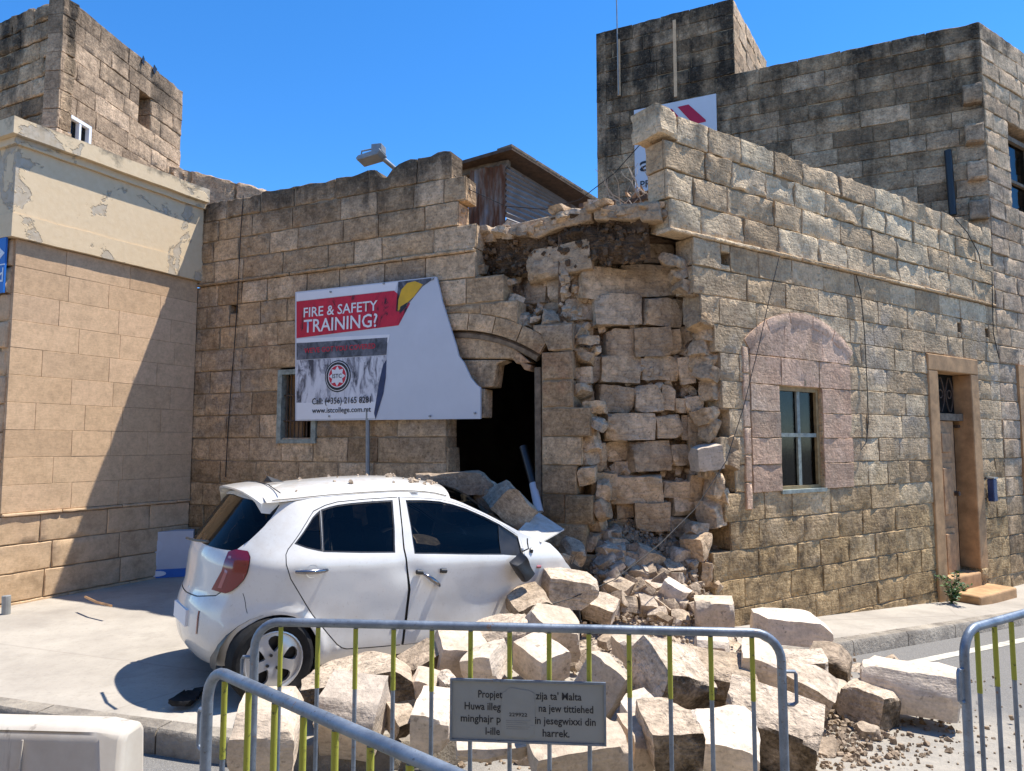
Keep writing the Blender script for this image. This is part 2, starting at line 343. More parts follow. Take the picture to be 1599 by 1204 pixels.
# dirty plastic barrier
t = NT('dirty_white_plastic'); v = t.coord('Object'); n = t.noise(v, 3, 7, .65); st = t.noise(t.vmul(v, (14, 14, 1.6)), 1, 5); zc = t.sep(v)[2]
c = t.mix(t.ramp(n, [(.4, 0), (.68, .55)]), (.60, .545, .46), (.40, .32, .235)); c = t.mix(t.ramp(st, [(.62, 0), (.68, .6)]), c, (.22, .18, .14))
M['plastic'] = t.done(c, .5, t.bump(t.noise(v, 30, 4), .1, .004), spec=.4)
# yellow-green reflective paint on the barrier bars
t = NT('scuffed_yellow_paint'); v = t.coord('Object'); n = t.noise(v, 34, 6, .7)
M['baryellow'] = t.done(t.mix(t.ramp(n, [(.58, 0), (.66, .85)]), (.36, .355, .05), (.06, .06, .03)), .6, t.bump(n, .2, .003))
# car paint, glass
t = NT('white_car_paint'); v = t.pos(); n = t.noise(v, 2.5, 6, .6); z = t.sep(v)[2]
du = t.noise(v, 11, 7, .7)
c = t.mix(t.ramp(t.math('ADD', t.math('MULTIPLY', z, -.35), n), [(.22, 0), (.6, .6)]), (.74, .72, .67), (.52, .45, .36))
on_ = t.sep(t.n('NewGeometry').outputs['Normal'])[2]
c = t.mix(t.math('MULTIPLY', t.ramp(on_, [(.2, 0), (.8, .75)]), t.ramp(du, [(.38, 0), (.62, 1)])), c, (.56, .49, .40))
c = t.mix(t.ramp(t.noise(v, 60, 3, .7), [(.60, 0), (.72, .35)]), c, (.42, .36, .29))
M['paint'] = t.done(c, t.ramp(du, [(.3, .25), (.7, .5)]), None, 0, .5, .8, **{'Coat Roughness': .07})
def glassmat(name, tint, k, rough=.02):
    t = NT(name); a = t.n('BsdfTransparent'); a.inputs[0].default_value = (*tint, 1); g = t.n('BsdfGlossy'); g.inputs['Roughness'].default_value = rough
    fr = t.n('Fresnel'); fr.inputs[0].default_value = 1.5; mx = t.n('MixShader'); t.t.links.new(t.math('MULTIPLY', fr.outputs[0], k), mx.inputs[0])
    t.t.links.new(a.outputs[0], mx.inputs[1]); t.t.links.new(g.outputs[0], mx.inputs[2]); t.t.links.new(mx.outputs[0], t.out.inputs[0]); return t.m
M['glass'] = glassmat('tinted_car_glass', (.26, .27, .27), .6)
M['pane'] = glassmat('old_window_glass', (.28, .28, .27), .4, .1)
t = NT('red_lamp_lens'); M['lens'] = t.done((.20, .004, .010), .12, None, 0, .5, 1.0)
t = NT('clear_lamp_lens'); M['clear'] = t.done((.42, .12, .12), .12, None, 0, .5, 1.0)
t = NT('green_leaf'); v = t.coord('Object'); r = t.noise(v, 14, 3)
M['leaf'] = t.done(t.ramp(r, [(.35, (.035, .085, .018)), (.65, (.09, .17, .04))]), .55, spec=.4)
# printed grey photo on the hoarding
t = NT('grey_photo_print'); v = t.pos(); n = t.noise(t.vmul(v, (3.2, 3.2, 1.1)), 2.6, 6, .7, .8)
M['photo'] = t.done(t.ramp(n, [(.36, (.06, .06, .075)), (.44, (.30, .30, .34)), (.52, (.62, .62, .66)), (.7, (.74, .74, .77))]), .5)
t = NT('red_photo_print'); v = t.pos(); n = t.noise(t.vmul(v, (2.8, 2.8, 1.4)), 2.2, 6, .7, 1.2)
M['redphoto'] = t.done(t.ramp(n, [(.36, (.03, .012, .02)), (.43, (.50, .016, .045)), (.6, (.60, .02, .05))]), .5)
t = NT('dark_photo_print'); v = t.pos(); n = t.noise(t.vmul(v, (2.8, 2.8, 2)), 2.6, 6, .7, 1)
M['darkphoto'] = t.done(t.ramp(n, [(.36, (.03, .032, .04)), (.55, (.13, .135, .16)), (.7, (.22, .22, .25))]), .5)

# ------------------------------------------------------------------ ground, pavement, kerb
def ground_grid(name, xs, ys, zf, m):
    vs = [(x, y, zf(x, y)) for y in ys for x in xs]; n = len(xs)
    fs = [(j * n + i, j * n + i + 1, (j + 1) * n + i + 1, (j + 1) * n + i) for j in range(len(ys) - 1) for i in range(n - 1)]
    return link(name, mesh(name, vs, fs), m, smooth=60)
def spread(a, b, core0, core1, step):
    out = []; x = core0
    while x <= core1: out.append(x); x += step
    k = step
    lo = []; x = core0
    while x > a: k *= 1.5; x -= k; lo.append(max(x, a))
    k = step; hi = []; x = out[-1]
    while x < b: k *= 1.5; x += k; hi.append(min(x, b))
    return lo[::-1] + out + hi
road = props(ground_grid('road', spread(-400, 400, -6, 12, .3), spread(-400, 500, -2, 14, .3), lambda x, y: ground_z(x, y) + ROADZ, M['road']), kind='structure')
# kerb line: along the recess, round the corner, along the street
kl = [Vector((-14, 7.93)), Vector((-8, 6.12)), Vector((-5, 5.21)), Vector((-3.31, 4.70)), Vector((-1.82, 4.25)), Vector((-1.0, 4.08)), Vector((-.3, 4.22)), Vector((.3, 4.72)), Vector((1.07, 5.51))]
for u in range(0, 15): kl.append(Vector((1.908 + .834 * u, 6.063 + .552 * u)))
kerb = []
for i in range(len(kl) - 1):                     # resample
    n = max(1, int((kl[i + 1] - kl[i]).length / .3))
    for k in range(n): kerb.append(kl[i].lerp(kl[i + 1], k / n))
kerb.append(kl[-1])
def inward(i):
    a = kerb[max(i - 1, 0)]; b = kerb[min(i + 1, len(kerb) - 1)]; d = (b - a).normalized(); return Vector((-d.y, d.x))
edge = [k + inward(i) * .13 for i, k in enumerate(kerb)]
outl = [Vector(p) for p in edge] + [Vector((16, 20)), Vector((-14, 20))]
ins = [Vector((x * .5 + .13, y * .5 + .07)) for x in range(-27, 32) for y in range(7, 40)]
def in_poly(p, poly):
    c = False; j = len(poly) - 1
    for i in range(len(poly)):
        a, b = poly[i], poly[j]
        if (a[1] > p[1]) != (b[1] > p[1]) and p[0] < (b[0] - a[0]) * (p[1] - a[1]) / (b[1] - a[1]) + a[0]: c = not c
        j = i
    return c
no = len(outl)
cd_ = delaunay_2d_cdt(outl + ins, [(i, (i + 1) % no) for i in range(no)], [], 0, 1e-4)
vs = [(p.x, p.y, ground_z(p.x, p.y)) for p in cd_[0]]
fs = [f for f in cd_[2] if in_poly(sum((cd_[0][i] for i in f), Vector((0, 0))) / len(f), outl)]
pavement = props(link('pavement', mesh('pavement', vs, fs), M['pave'], smooth=60), kind='structure')
kroot = empty('kerb', label='worn pale stone kerb running round the rubble-covered street corner', cat='kerb'); props(kroot, kind='structure')
random.seed(5)
i = 0
while i < len(kerb) - 3:                         # single kerb stones
    j = min(i + 3, len(kerb) - 1); mb = MB(); ring = []
    for k in range(i, j + 1):
        p = kerb[k]; nrm = inward(k); e = .006 if k == i else (-.006 if k == j else 0)
        t_ = (kerb[min(k + 1, len(kerb) - 1)] - kerb[max(k - 1, 0)]).normalized(); p = p + t_ * e
        for (off, dz) in ((.0, -.3), (-.0, -.02), (.018, .004), (.135, .006), (.135, -.3)):
            w = noise.noise(Vector((p.x * 4, p.y * 4, off * 9))) * .008
            q = p + nrm * (off + w); ring.append((q.x, q.y, ground_z(q.x, q.y) + dz + w * .6))
    n = j - i + 1; fs = []
    for a in range(n - 1):
        for b in range(4): k = a * 5 + b; fs.append((k, k + 1, k + 6, k + 5)[::-1])
    fs += [(0, 1, 2, 3, 4), tuple((n - 1) * 5 + b for b in (4, 3, 2, 1, 0))]
    link('kerb_stone', mesh('kerb_stone', ring, fs), M['kerb'], kroot, smooth=40); i = j
# painted edge line on the street
vs = []; fs = []
for i in range(40):
    u = 1.2 + i * .3
    for off in (1.22, 1.33):
        q = C0 + DR * u + FR.n * off; vs.append((q.x, q.y, ground_z(q.x, q.y) + ROADZ + .004))
    if i: k = 2 * i; fs.append((k - 2, k - 1, k + 1, k))
props(link('road_marking', mesh('road_marking', vs, fs), M['roadline']), kind='structure')

# houses across the street, behind the viewer: they close off the sky there and give back warm light
FO = Frame(Vector((14, -5.5, 0)), (-1, .05)); op = MB().fbox(FO, 0, 30, -1, 6.6, -4, 0)
for k in range(8): op.fbox(FO, 1 + k * 3.6, 2.0 + k * 3.6, 3.6, 5.2, 0, .03).fbox(FO, 2.4 + k * 3.6, 3.4 + k * 3.6, -.5, 2.1, 0, .03)
props(op.build('opposite_terrace', M['render']), kind='structure')

# ------------------------------------------------------------------ stone walls
rng = random.Random(11)
def stone(name, F, u0, u1, lo, up, parent, m, depth=.24, proud=0.0, rough=.006, bev=.010, wob=.006, gap=.003, cell=.085, tilt=.004):
    lo = lo if callable(lo) else (lambda u, c=lo: c); up = up if callable(up) else (lambda u, c=up: c)
    um = (u0 + u1) / 2; L = u1 - u0; Hh = up(um) - lo(um)
    if L < .05 or Hh < .04: return None
    nu = max(2, round(L / cell)); nz = max(2, round(Hh / cell))
    b1 = min(.3, bev / L); b2 = min(.3, bev / max(Hh, .01))
    S = [0, b1] + [b1 + (1 - 2 * b1) * k / nu for k in range(1, nu)] + [1 - b1, 1]
    T = [0, b2] + [b2 + (1 - 2 * b2) * k / nz for k in range(1, nz)] + [1 - b2, 1]
    sd = rng.random() * 90; tx, tz = rng.uniform(-tilt, tilt), rng.uniform(-tilt, tilt)
    vs = []; NU = len(S)
    for j, tt in enumerate(T):
        for i, s_ in enumerate(S):
            u = u0 + gap + (L - 2 * gap) * s_; l = lo(u) + gap; h = up(u) - gap; z = l + (h - l) * tt
            q = Vector((u * 5 + sd, z * 5, sd))
            eu = i in (0, NU - 1); ez = j in (0, len(T) - 1)
            d = proud + rough * 1.7 * fbm(q, 4) + rough * 1.2 * noise.noise(q * .45) + tx * (s_ - .5) * 2 + tz * (tt - .5) * 2
            if i in (0, 1, NU - 2, NU - 1): u += (1 if i < 2 else -1) * wob * (.5 + noise.noise(q * 2.1 + Vector((3, 0, 0)))) * 1.2
            if j in (0, 1, len(T) - 2, len(T) - 1): z += (1 if j < 2 else -1) * wob * (.5 + noise.noise(q * 2.3 + Vector((0, 7, 0)))) * 1.2
            if eu or ez: d -= bev * (.9 + .5 * noise.noise(q * 1.7))
            vs.append(F.p(u, z, d))
    fs = [(j * NU + i, j * NU + i + 1, (j + 1) * NU + i + 1, (j + 1) * NU + i) for j in range(len(T) - 1) for i in range(NU - 1)]
    rim = [i for i in range(NU)] + [j * NU + NU - 1 for j in range(1, len(T))] + [(len(T) - 1) * NU + i for i in reversed(range(NU - 1))] + [j * NU for j in reversed(range(1, len(T) - 1))]
    k0 = len(vs); nb = len(rim)
    for kk, r_ in enumerate(rim):
        p = vs[r_]; dn = noise.noise(p * 7) * rough * .8
        vs.append(p - F.n * (depth * .5) + Vector((0, 0, dn)))
    for r_ in rim: vs.append(vs[r_] - F.n * depth)
    for kk in range(nb):
        k2 = (kk + 1) % nb
        fs.append((rim[kk], k0 + kk, k0 + k2, rim[k2])); fs.append((k0 + kk, k0 + nb + kk, k0 + nb + k2, k0 + k2))
    fs.append(tuple(k0 + nb + kk for kk in range(nb)))
    return link(name, mesh(name, vs, fs), m, parent, smooth=38 if bev > .004 else 6)

def courses(z0, z1, n): return [z0 + (z1 - z0) * i / n for i in range(n + 1)]
def stone_wall(F, name, zs, left, right, parent, m, opens=(), lens=(.42, .78), arches=(), style=None, topf=None, piece='stone_block', backd=-.008, mort=None, skip=None):
    """one backing of mortar with every stone a child of it"""
    style = style or {}; backd = min(backd, -(style.get('rough', .006) * 1.9 + style.get('bev', .01)))
    cells = []
    for ci in range(len(zs) - 1):
        z0, z1 = zs[ci], zs[ci + 1]; zm = (z0 + z1) / 2
        a, b = left(ci, zm), right(ci, zm); segs = [(a, b)]
        for (o0, o1, c0, c1) in opens:
            if c0 < zm < c1:
                ns = []
                for (p, q) in segs:
                    if o1 <= p or o0 >= q: ns.append((p, q)); continue
                    if o0 - p > .06: ns.append((p, o0))
                    if q - o1 > .06: ns.append((o1, q))
                segs = ns
        for (p, q) in segs:
            x = p; first = True
            while x < q - .01:
                l = rng.uniform(*lens)
                if first and ci % 2: l *= .6
                first = False
                e = x + l
                if q - e < lens[0] * .55: e = q
                e = min(e, q); cells.append((ci, x, e, z0, z1)); x = e
    mb = MB(); root = None
    objs = []
    for (ci, x, e, z0, z1) in cells:
        if skip and skip((x + e) / 2, (z0 + z1) / 2): continue
        lo = z0; up = z1
        for (ua, ub, c, rad, zc) in arches:
            if x < ub and e > ua and z1 > 2.6 and z0 < zc + rad:
                def lo(u, z0=z0, c=c, rad=rad, zc=zc, ua=ua, ub=ub):
                    return max(z0, zc + math.sqrt(rad * rad - (u - c) ** 2)) if ua - .1 < u < ub + .06 else z0
        if callable(lo):
            while x < e - .05 and lo(x) > z1 - .05: x += .03
            while e > x + .05 and lo(e) > z1 - .05: e -= .03
            if e - x < .1 or lo((x + e) / 2) > z1 - .05: continue
        if topf and ci == len(zs) - 2: up = topf
        n = 6; lz = lo if callable(lo) else (lambda u, c=lo: c); uz = up if callable(up) else (lambda u, c=up: c)
        tr_ = .02 if ci == len(zs) - 2 else 0
        for k in range(n):
            a = x + (e - x) * k / n; b = x + (e - x) * (k + 1) / n
            mb.add([F.p(a, lz(a), backd), F.p(b, lz(b), backd), F.p(b, max(lz(b), uz(b) - tr_), backd), F.p(a, max(lz(a), uz(a) - tr_), backd)], [(0, 1, 2, 3)])
        objs.append((x, e, lo, up))
    root = mb.build(name, mort or M['mortar'], parent)
    for (x, e, lo, up) in objs:
        st = dict(style)
        if st.get('rough', 1) > .005 and rng.random() < .22: st['bev'] = st.get('bev', .01) * 2.2; st['wob'] = st.get('wob', .006) * 1.8; st['rough'] = st.get('rough', .006) * 1.5
        st['proud'] = st.get('proud', 0) + rng.uniform(-1, 1) * st.pop('pj', .006)
        stone(piece, F, x, e, lo, up, root, m, **st)
    return root

# ---- the corner house that lost its corner
house = empty('corner_house', C0, label='single storey limestone corner house with its street corner collapsed', cat='building')
CH = .2933
ZL = [-.4] + courses(.012, 3.825, 13)[1:]
def l_right(ci, z):                                # broken end of the facade, course by course
    for (z0, x) in ((2.72, 5.45), (2.45, 5.42), (2.15, 5.60), (1.85, 5.50), (1.55, 5.45), (1.25, 5.62), (.95, 5.55), (.6, 5.66), (.3, 5.60), (-1, 5.6)):
        if z > z0 - .3 and z0 != 2.72: return x
    return 5.5
def l_end(ci, z):
    if z > 3.50: return FL.hit(742, 405)[0]
    if z > 3.22: return FL.hit(786, 455)[0]
    if z > 2.95: return FL.hit(808, 492)[0]
    return l_right(ci, z)
ACX, ARAD, AZC = 3.95, 2.0, .95                     # low segmental arch over the doorway
wl = stone_wall(FL, 'facade_wall', ZL, lambda c, z: -.16, l_end, house, M['facade'],
                opens=[(1.50, 2.10, 1.70, 2.62), (3.93, 5.07, -1, 2.62), (.60, .73, 3.37, 3.40)], arches=[(3.93, 5.07, ACX, ARAD + .19, AZC)],
                lens=(.40, .84), style=dict(rough=.006, pj=.004, wob=.006, bev=.0055), skip=lambda u, z: u > 5.0 and z < 2.6)
stone_wall(FL, 'door_jamb_wall', ZL[:10], lambda c, z: 5.07, l_right, house, M['facade'], lens=(.40, .84), style=dict(rough=.006, pj=.004, wob=.006, bev=.0055))
for (c, d) in ((3.238, 3.42), (3.50, 3.532)): stone('filler_stone', FL, .60, .73, c, d, wl, M['facade'], rough=.004)
# parapet above the string course
ZP = courses(3.86, 5.0, 4)
def lp_right(ci, z): return [FL.hit(743, 385)[0], FL.hit(715, 335)[0], FL.hit(726, 297)[0], FL.hit(704, 260)[0]][ci]
stone_wall(FL, 'parapet_wall', ZP, lambda c, z: -.16, lp_right, house, M['facade'], lens=(.36, .8),
           style=dict(rough=.007, pj=.005, wob=.007, bev=.006, depth=.27),
           topf=lambda u: 4.985 + .05 * noise.noise(Vector((u * 3, 0, 2))) + .02 * noise.noise(Vector((u * 11, 4, 2))) - (.10 if 2.95 < u < 3.15 else 0) + (.04 if u > 3.2 else 0))
# projecting string course stones
scr = MB(); x = 0.0
sc_root = MB().fbox(FL, 0, 3.9, 3.828, 3.856, -.2, -.02).build('string_course', M['mortar'], house)
while x < FL.hit(740, 405)[0]:
    e = min(x + rng.uniform(.5, .9), FL.hit(740, 405)[0] + .01)
    stone('ledge_stone', FL, x, e, 3.818, 3.868, sc_root, M['facade'], proud=.03, depth=.2, bev=.012, rough=.005); x = e
# arch over the doorway, its stones one by one
ar = MB()
AA0, AA1 = math.acos((5.10 - ACX) / (ARAD + .1)), math.acos((3.55 - ACX) / (ARAD + .1))
for k in range(12):
    a0, a1 = AA0 + (AA1 - AA0) * k / 12, AA0 + (AA1 - AA0) * (k + 1) / 12
    ar.add([FL.p(ACX + math.cos(a) * r_, AZC + math.sin(a) * r_, -.03) for (a, r_) in ((a0, ARAD + .01), (a1, ARAD + .01), (a1, ARAD + .19), (a0, ARAD + .19))], [(0, 1, 2, 3)])
ar = ar.build('door_arch', M['mortar'], house)
def voussoir(F, c, zc, r0, r1, a0, a1, parent, m, depth=.3, proud=.012):
    vs = []; A = 5; B = 3
    for dd in (proud, proud - .014, -depth):
        pass
    for j in range(B + 1):
        for i in range(A + 1):
            a = a0 + (a1 - a0) * i / A; r_ = r0 + (r1 - r0) * j / B
            edge = i in (0, A) or j in (0, B)
            u = c + math.cos(a) * r_; z = zc + math.sin(a) * r_; q = Vector((u * 6, z * 6, 3))
            vs.append(F.p(u, z, proud - (.012 if edge else 0) + .006 * fbm(q)))
    W = A + 1
    fs = [(j * W + i, (j + 1) * W + i, (j + 1) * W + i + 1, j * W + i + 1)[::-1] for j in range(B) for i in range(A)]
    rim = list(range(W)) + [j * W + A for j in range(1, B + 1)] + [B * W + i for i in reversed(range(A))] + [j * W for j in reversed(range(1, B))]
    k0 = len(vs); vs += [vs[r_] - F.n * depth for r_ in rim]; n = len(rim)
    for k in range(n): fs.append((rim[k], rim[(k + 1) % n], k0 + (k + 1) % n, k0 + k))
    return link('arch_stone', mesh('arch_stone', vs, fs), m, parent, smooth=38)
for k in range(5):
    a0, a1 = AA0 + (AA1 - AA0) * k / 5 + .003, AA0 + (AA1 - AA0) * (k + 1) / 5 - .003
    voussoir(FL, ACX, AZC, ARAD + .012, ARAD + .195, a0, a1, ar, M['facade'])
# weathered wooden frame in the arch and down the jamb
pts = [FL.p(ACX + math.cos(a) * (ARAD - .04), AZC + math.sin(a) * (ARAD - .04), -.08) for a in [AA0 + .01 + (AA1 - AA0) * k / 14 for k in range(15)]]
fr_ = MB().tube([FL.p(5.02, -.2, -.08), FL.p(5.01, 2.5, -.08)], .05, 6).tube(pts, .045, 6).build('door_frame', M['wood'], house, 50)
# remains of the masonry that closed the arch
inf = MB().fbox(FL, 3.96, 4.3, 2.45, 2.75, -.25, -.2).build('arch_infill', M['mortar'], house)
def poly_stone(F, pxs, parent, m, d=-.06, depth=.2, name='infill_stone'):
    P_ = [F.hit(x, y, d) for x, y in pxs]; mb = MB(); mb.prism(F, P_, d - depth, d)
    o = mb.build(name, m, parent, 30); bevel(o, .012, 2); return o
for pl in ([(700, 528), (745, 522), (800, 541), (828, 566), (806, 568), (800, 560), (700, 560)], [(700, 562), (790, 562), (776, 568), (771, 604), (735, 606), (700, 604)],
           [(700, 607), (757, 607), (756, 652), (700, 652)], [(808, 562), (829, 570), (828, 580), (818, 577)]):
    poly_stone(FL, pl, inf, M['facade'])
# thick wall block left of the doorway, seen as the reveal
for zz0 in [i * CH for i in range(0, 8)]:
    stone('jamb_stone', Frame(FL.p(3.93 + rng.uniform(-.06, .05), 0, -.26), FL.n, -1), 0, .25, max(zz0, -.2) - .1, zz0 + CH - .1, inf, M['facade'], depth=.2)

# ---- street facade on the right
RL = [.85, .75, .72, 1.0, .92, 1.10, .88, 1.02, .92, .90, .82, .62, .52]
def r_left(ci, z): return RL[max(0, min(12, ci))]
WIN = (1.87, 2.66, 1.174, 2.346); DOOR = (5.40, 6.36, -2, 2.71)
NIC = (1.36, 3.26)
ZRL = [-1.0, -.55, -.27] + courses(.012, 3.82, 13)
def r_left2(ci, z): return .75 if ci < 2 else RL[max(0, min(12, ci - 2))]
ww = stone_wall(FR, 'street_wall', ZRL, r_left2, lambda c, z: 7.35, house, M['street'], opens=[WIN, (5.16, 6.60, -2, 2.87), (.95, 1.10, 3.66, 3.69), (6.08, 6.20, 3.36, 3.40), (6.95, 7.07, 3.36, 3.40)],
           lens=(.42, .86), style=dict(rough=.0055, pj=.003, wob=.005, bev=.0045, tilt=.0025, gap=.002),
           skip=None)
for (a, b, c, d) in ((.95, 1.10, 3.527, 3.60), (.95, 1.10, 3.72, 3.82), (6.08, 6.20, 3.234, 3.32), (6.08, 6.20, 3.45, 3.527), (6.95, 7.07, 3.234, 3.32), (6.95, 7.07, 3.45, 3.527)): stone('filler_stone', FR, a, b, c, d, ww, M['street'], rough=.004)
ZRP = courses(3.86, 5.07, 4)
stone_wall(FR, 'street_parapet', ZRP, lambda c, z: [.20, .16, .14, .32][c], lambda c, z: 7.33, house, M['street'], lens=(.4, .85),
           style=dict(rough=.012, pj=.005, wob=.008, bev=.007, depth=.27, tilt=.004, gap=.0025), topf=lambda u: 5.06 + .045 * noise.noise(Vector((u * 2.4, 9, 2))) + .02 * noise.noise(Vector((u * 9, 9, 2))))
sr = MB().fbox(FR, .3, 7.3, 3.83, 3.856, -.2, -.02).build('string_course', M['mortar'], house)
x = .18
while x < 7.3:
    e = min(x + rng.uniform(.5, .9), 7.33); stone('ledge_stone', FR, x, e, 3.815, 3.868, sr, M['street'], proud=.032, depth=.2, bev=.012, rough=.006); x = e
stone('corner_stone', FR, .02, .34, 4.80, 5.13, sr, M['street'], proud=.02, depth=.36, rough=.02, wob=.02, bev=.03)
# arched panel round the window, a little proud of the wall
npan = MB().fbox(FR, NIC[0] + .02, NIC[0] + .1, 1.2, 1.3, -.02, -.01).build('window_panel', M['mortar'], house)
def panel_up(u):
    c = (NIC[0] + NIC[1]) / 2; hw = (NIC[1] - NIC[0]) / 2; rr_ = (hw * hw + .36 * .36) / (2 * .36)
    return 2.72 + .36 - rr_ + math.sqrt(max(.01, rr_ * rr_ - (u - c) ** 2))
pz = [1.174, 1.47, 1.76, 2.05, 2.346]
for k in range(4):
    for (a, b) in ((NIC[0], WIN[0] - .002), (WIN[1] + .002, NIC[1])): stone('panel_stone', FR, a, b, pz[k], pz[k + 1], npan, M['panel'], proud=.014, depth=.05, gap=.001, bev=.004, rough=.005)
for (a, b) in ((NIC[0], 1.9), (1.9, 2.62), (2.62, NIC[1])): stone('panel_stone', FR, a, b, 2.346, 2.66, npan, M['panel'], proud=.014, depth=.05, gap=.001, bev=.004, rough=.005)
for (a, b) in ((NIC[0] + .001, 1.98), (1.98, 2.7), (2.7, NIC[1] - .001)): stone('panel_stone', FR, a, b, 2.66, panel_up, npan, M['panel'], proud=.014, depth=.05, gap=.001, bev=.004, rough=.005)
c_ = (NIC[0] + NIC[1]) / 2; hw_ = (NIC[1] - NIC[0]) / 2; rr_ = (hw_ * hw_ + .36 * .36) / .72; zc_ = 3.08 - rr_
a_ = math.asin(hw_ / rr_); edges = [math.pi / 2 + a_ - 2 * a_ * k / 5 for k in range(6)]
for k in range(5): voussoir(FR, c_, zc_, rr_ - .02, rr_ + .12, edges[k + 1] + .004, edges[k] - .004, npan, M['panel'], depth=.05, proud=.026)
for k in range(6): stone('panel_stone', FR, NIC[0] - .12, NIC[0] - .005, 1.0 + k * .29, 1.29 + k * .29, npan, M['panel'], proud=.016, depth=.06, gap=.003)
# the four-pane window
def window(F, w, parent, rec=-.07, mun=True):
    u0, u1, z0, z1 = w; mb = MB()
    mb.fbox(F, u0, u0 + .05, z0, z1, rec - .05, rec + .03); mb.fbox(F, u1 - .05, u1, z0, z1, rec - .05, rec + .03)
    mb.fbox(F, u0 + .05, u1 - .05, z1 - .05, z1, rec - .05, rec + .028); mb.fbox(F, u0 + .05, u1 - .05, z0, z0 + .05, rec - .05, rec + .028)
    wn_ = mb.build('window', M['framewood'], parent)
    um = (u0 + u1) / 2 + .02; zm = z0 + (z1 - z0) * .53
    MB().fbox(F, um - .028, um + .028, z0 + .05, z1 - .05, rec - .03, rec + .018).build('mullion', M['frame'], wn_)
    MB().fbox(F, u0 + .05, u1 - .05, zm - .022, zm + .022, rec - .028, rec + .022).build('transom', M['frame'], wn_)
    for (a, b) in ((u0 + .05, um - .03), (um + .03, u1 - .05)):
        for (c, d) in ((z0 + .05, zm - .02), (zm + .02, z1 - .05)): MB().fbox(F, a, b, c, d, rec - .012, rec - .006).build('pane', M['pane'], wn_)
    MB().fbox(F, u0 - .02, u1 + .02, z0 - .03, z0 + .012, rec - .06, .02).build('sill', M['frame'], wn_)
    rv = MB().fbox(F, u0 - .06, u0 + .001, z0, z1, -.5, -.03).fbox(F, u1 - .001, u1 + .06, z0, z1, -.5, -.03).fbox(F, u0, u1, z1 - .001, z1 + .06, -.5, -.03)
    rv.build('reveal', M['street'], wn_)
    return wn_
wv = window(FR, WIN, house)
# torn rag and paper behind the broken panes
for pl in ([(1219, 632), (1228, 628), (1231, 640), (1224, 646)], [(1262, 640), (1270, 634), (1272, 660), (1268, 690), (1263, 668)]):
    MB().prism(FR, [FR.hit(x, y, -.2) for x, y in pl], -.205, -.2).build('paper_scrap', M['paper'], wv)
# street door with painted surround
ds = MB()
ds.fbox(FR, 5.14, 5.40, -.75, 2.71, -.3, .022); ds.fbox(FR, 6.36, 6.60, -.1, 2.71, -.3, .022); ds.fbox(FR, 5.14, 6.60, 2.711, 2.940, -.3, .024)
sur = ds.build('door_surround', M['paintbrown'], house); bevel(sur, .015)
MB().fbox(FR, 6.361, 6.42, -.6, 2.71, -.65, -.301).build('reveal', M['paintbrown'], sur)
MB().fbox(FR, 5.34, 5.401, -.6, 2.71, -.65, -.301).build('reveal', M['paintbrown'], sur)
stone('jamb_stone', FR, 6.36, 6.62, -.75, -.42, sur, M['street'], depth=.3, rough=.02); stone('jamb_stone', FR, 6.36, 6.63, -.42, -.09, sur, M['street'], depth=.3, rough=.025, proud=.01)
dr = MB().fbox(FR, 5.40, 6.12, -.35, 2.02, -.20, -.15).build('door', M['doorwood'], house)
MB().fbox(FR, 6.13, 6.36, -.35, 2.02, -.29, -.25).build('door_gap_shade', M['dark'], dr)  # near-black sheet painting the shade where the second leaf is missing
for (a, b, c, d) in ((5.62, 6.02, 1.5, 1.92), (5.62, 6.02, .62, 1.42), (5.62, 6.02, -.2, .5)):
    MB().fbox(FR, a, b, c, d, -.15, -.135).build('door_panel', M['doorwood'], dr)
    bevel(MB().fbox(FR, a + .07, b - .07, c + .07, d - .07, -.135, -.11).build('door_panel', M['doorwood'], dr), .02)
MB().fbox(FR, 5.40, 6.36, 2.03, 2.13, -.24, -.11).build('door_head', M['wood'], dr)
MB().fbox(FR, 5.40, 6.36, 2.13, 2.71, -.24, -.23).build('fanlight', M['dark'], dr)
gr = MB()
for k in range(3):
    for s in (-1, 1):
        c = 5.62 + k * .26
        gr.tube([FR.p(c + s * (.02 + .09 * math.sin(a / 10 * math.pi)), 2.16 + .5 * a / 10, -.19) for a in range(11)], .010, 5)
    gr.tube([FR.p(5.62 + k * .26 + .06 * math.cos(a), 2.42 + .06 * math.sin(a), -.19) for a in [x * .5 for x in range(14)]], .009, 5)
gr.build('fanlight_grille', M['iron'], dr, 60)
kn = MB().tube([FR.p(6.06, .98, -.16), FR.p(6.06, .98, -.08)], .035, 10); kn.build('door_knob', M['iron'], dr)
MB().fbox(FR, 6.30, 6.40, 1.93, 1.97, -.32, -.16).build('hinge', M['iron'], dr)
for (zt, d1) in ((-.13, .03), (-.325, .36)):
    st = MB().fbox(FR, 5.41 if d1 < .1 else 5.5, 6.355 if d1 < .1 else 6.62, -1.0, zt, -.5, d1).build('door_step', M['paintbrown'], house); bevel(st, .03, 3)
# letter box
lb = MB().fbox(FR, 6.68, 6.80, .85, 1.18, .02, .11).build('letter_box', M['bluebox']); bevel(lb, .015)
props(lb, 'small dark blue letter box on the wall beside the brown street door', 'letter box')
MB().fbox(FR, 6.675, 6.805, 1.18, 1.205, .018, .12).build('lid', M['greymetal'], lb)
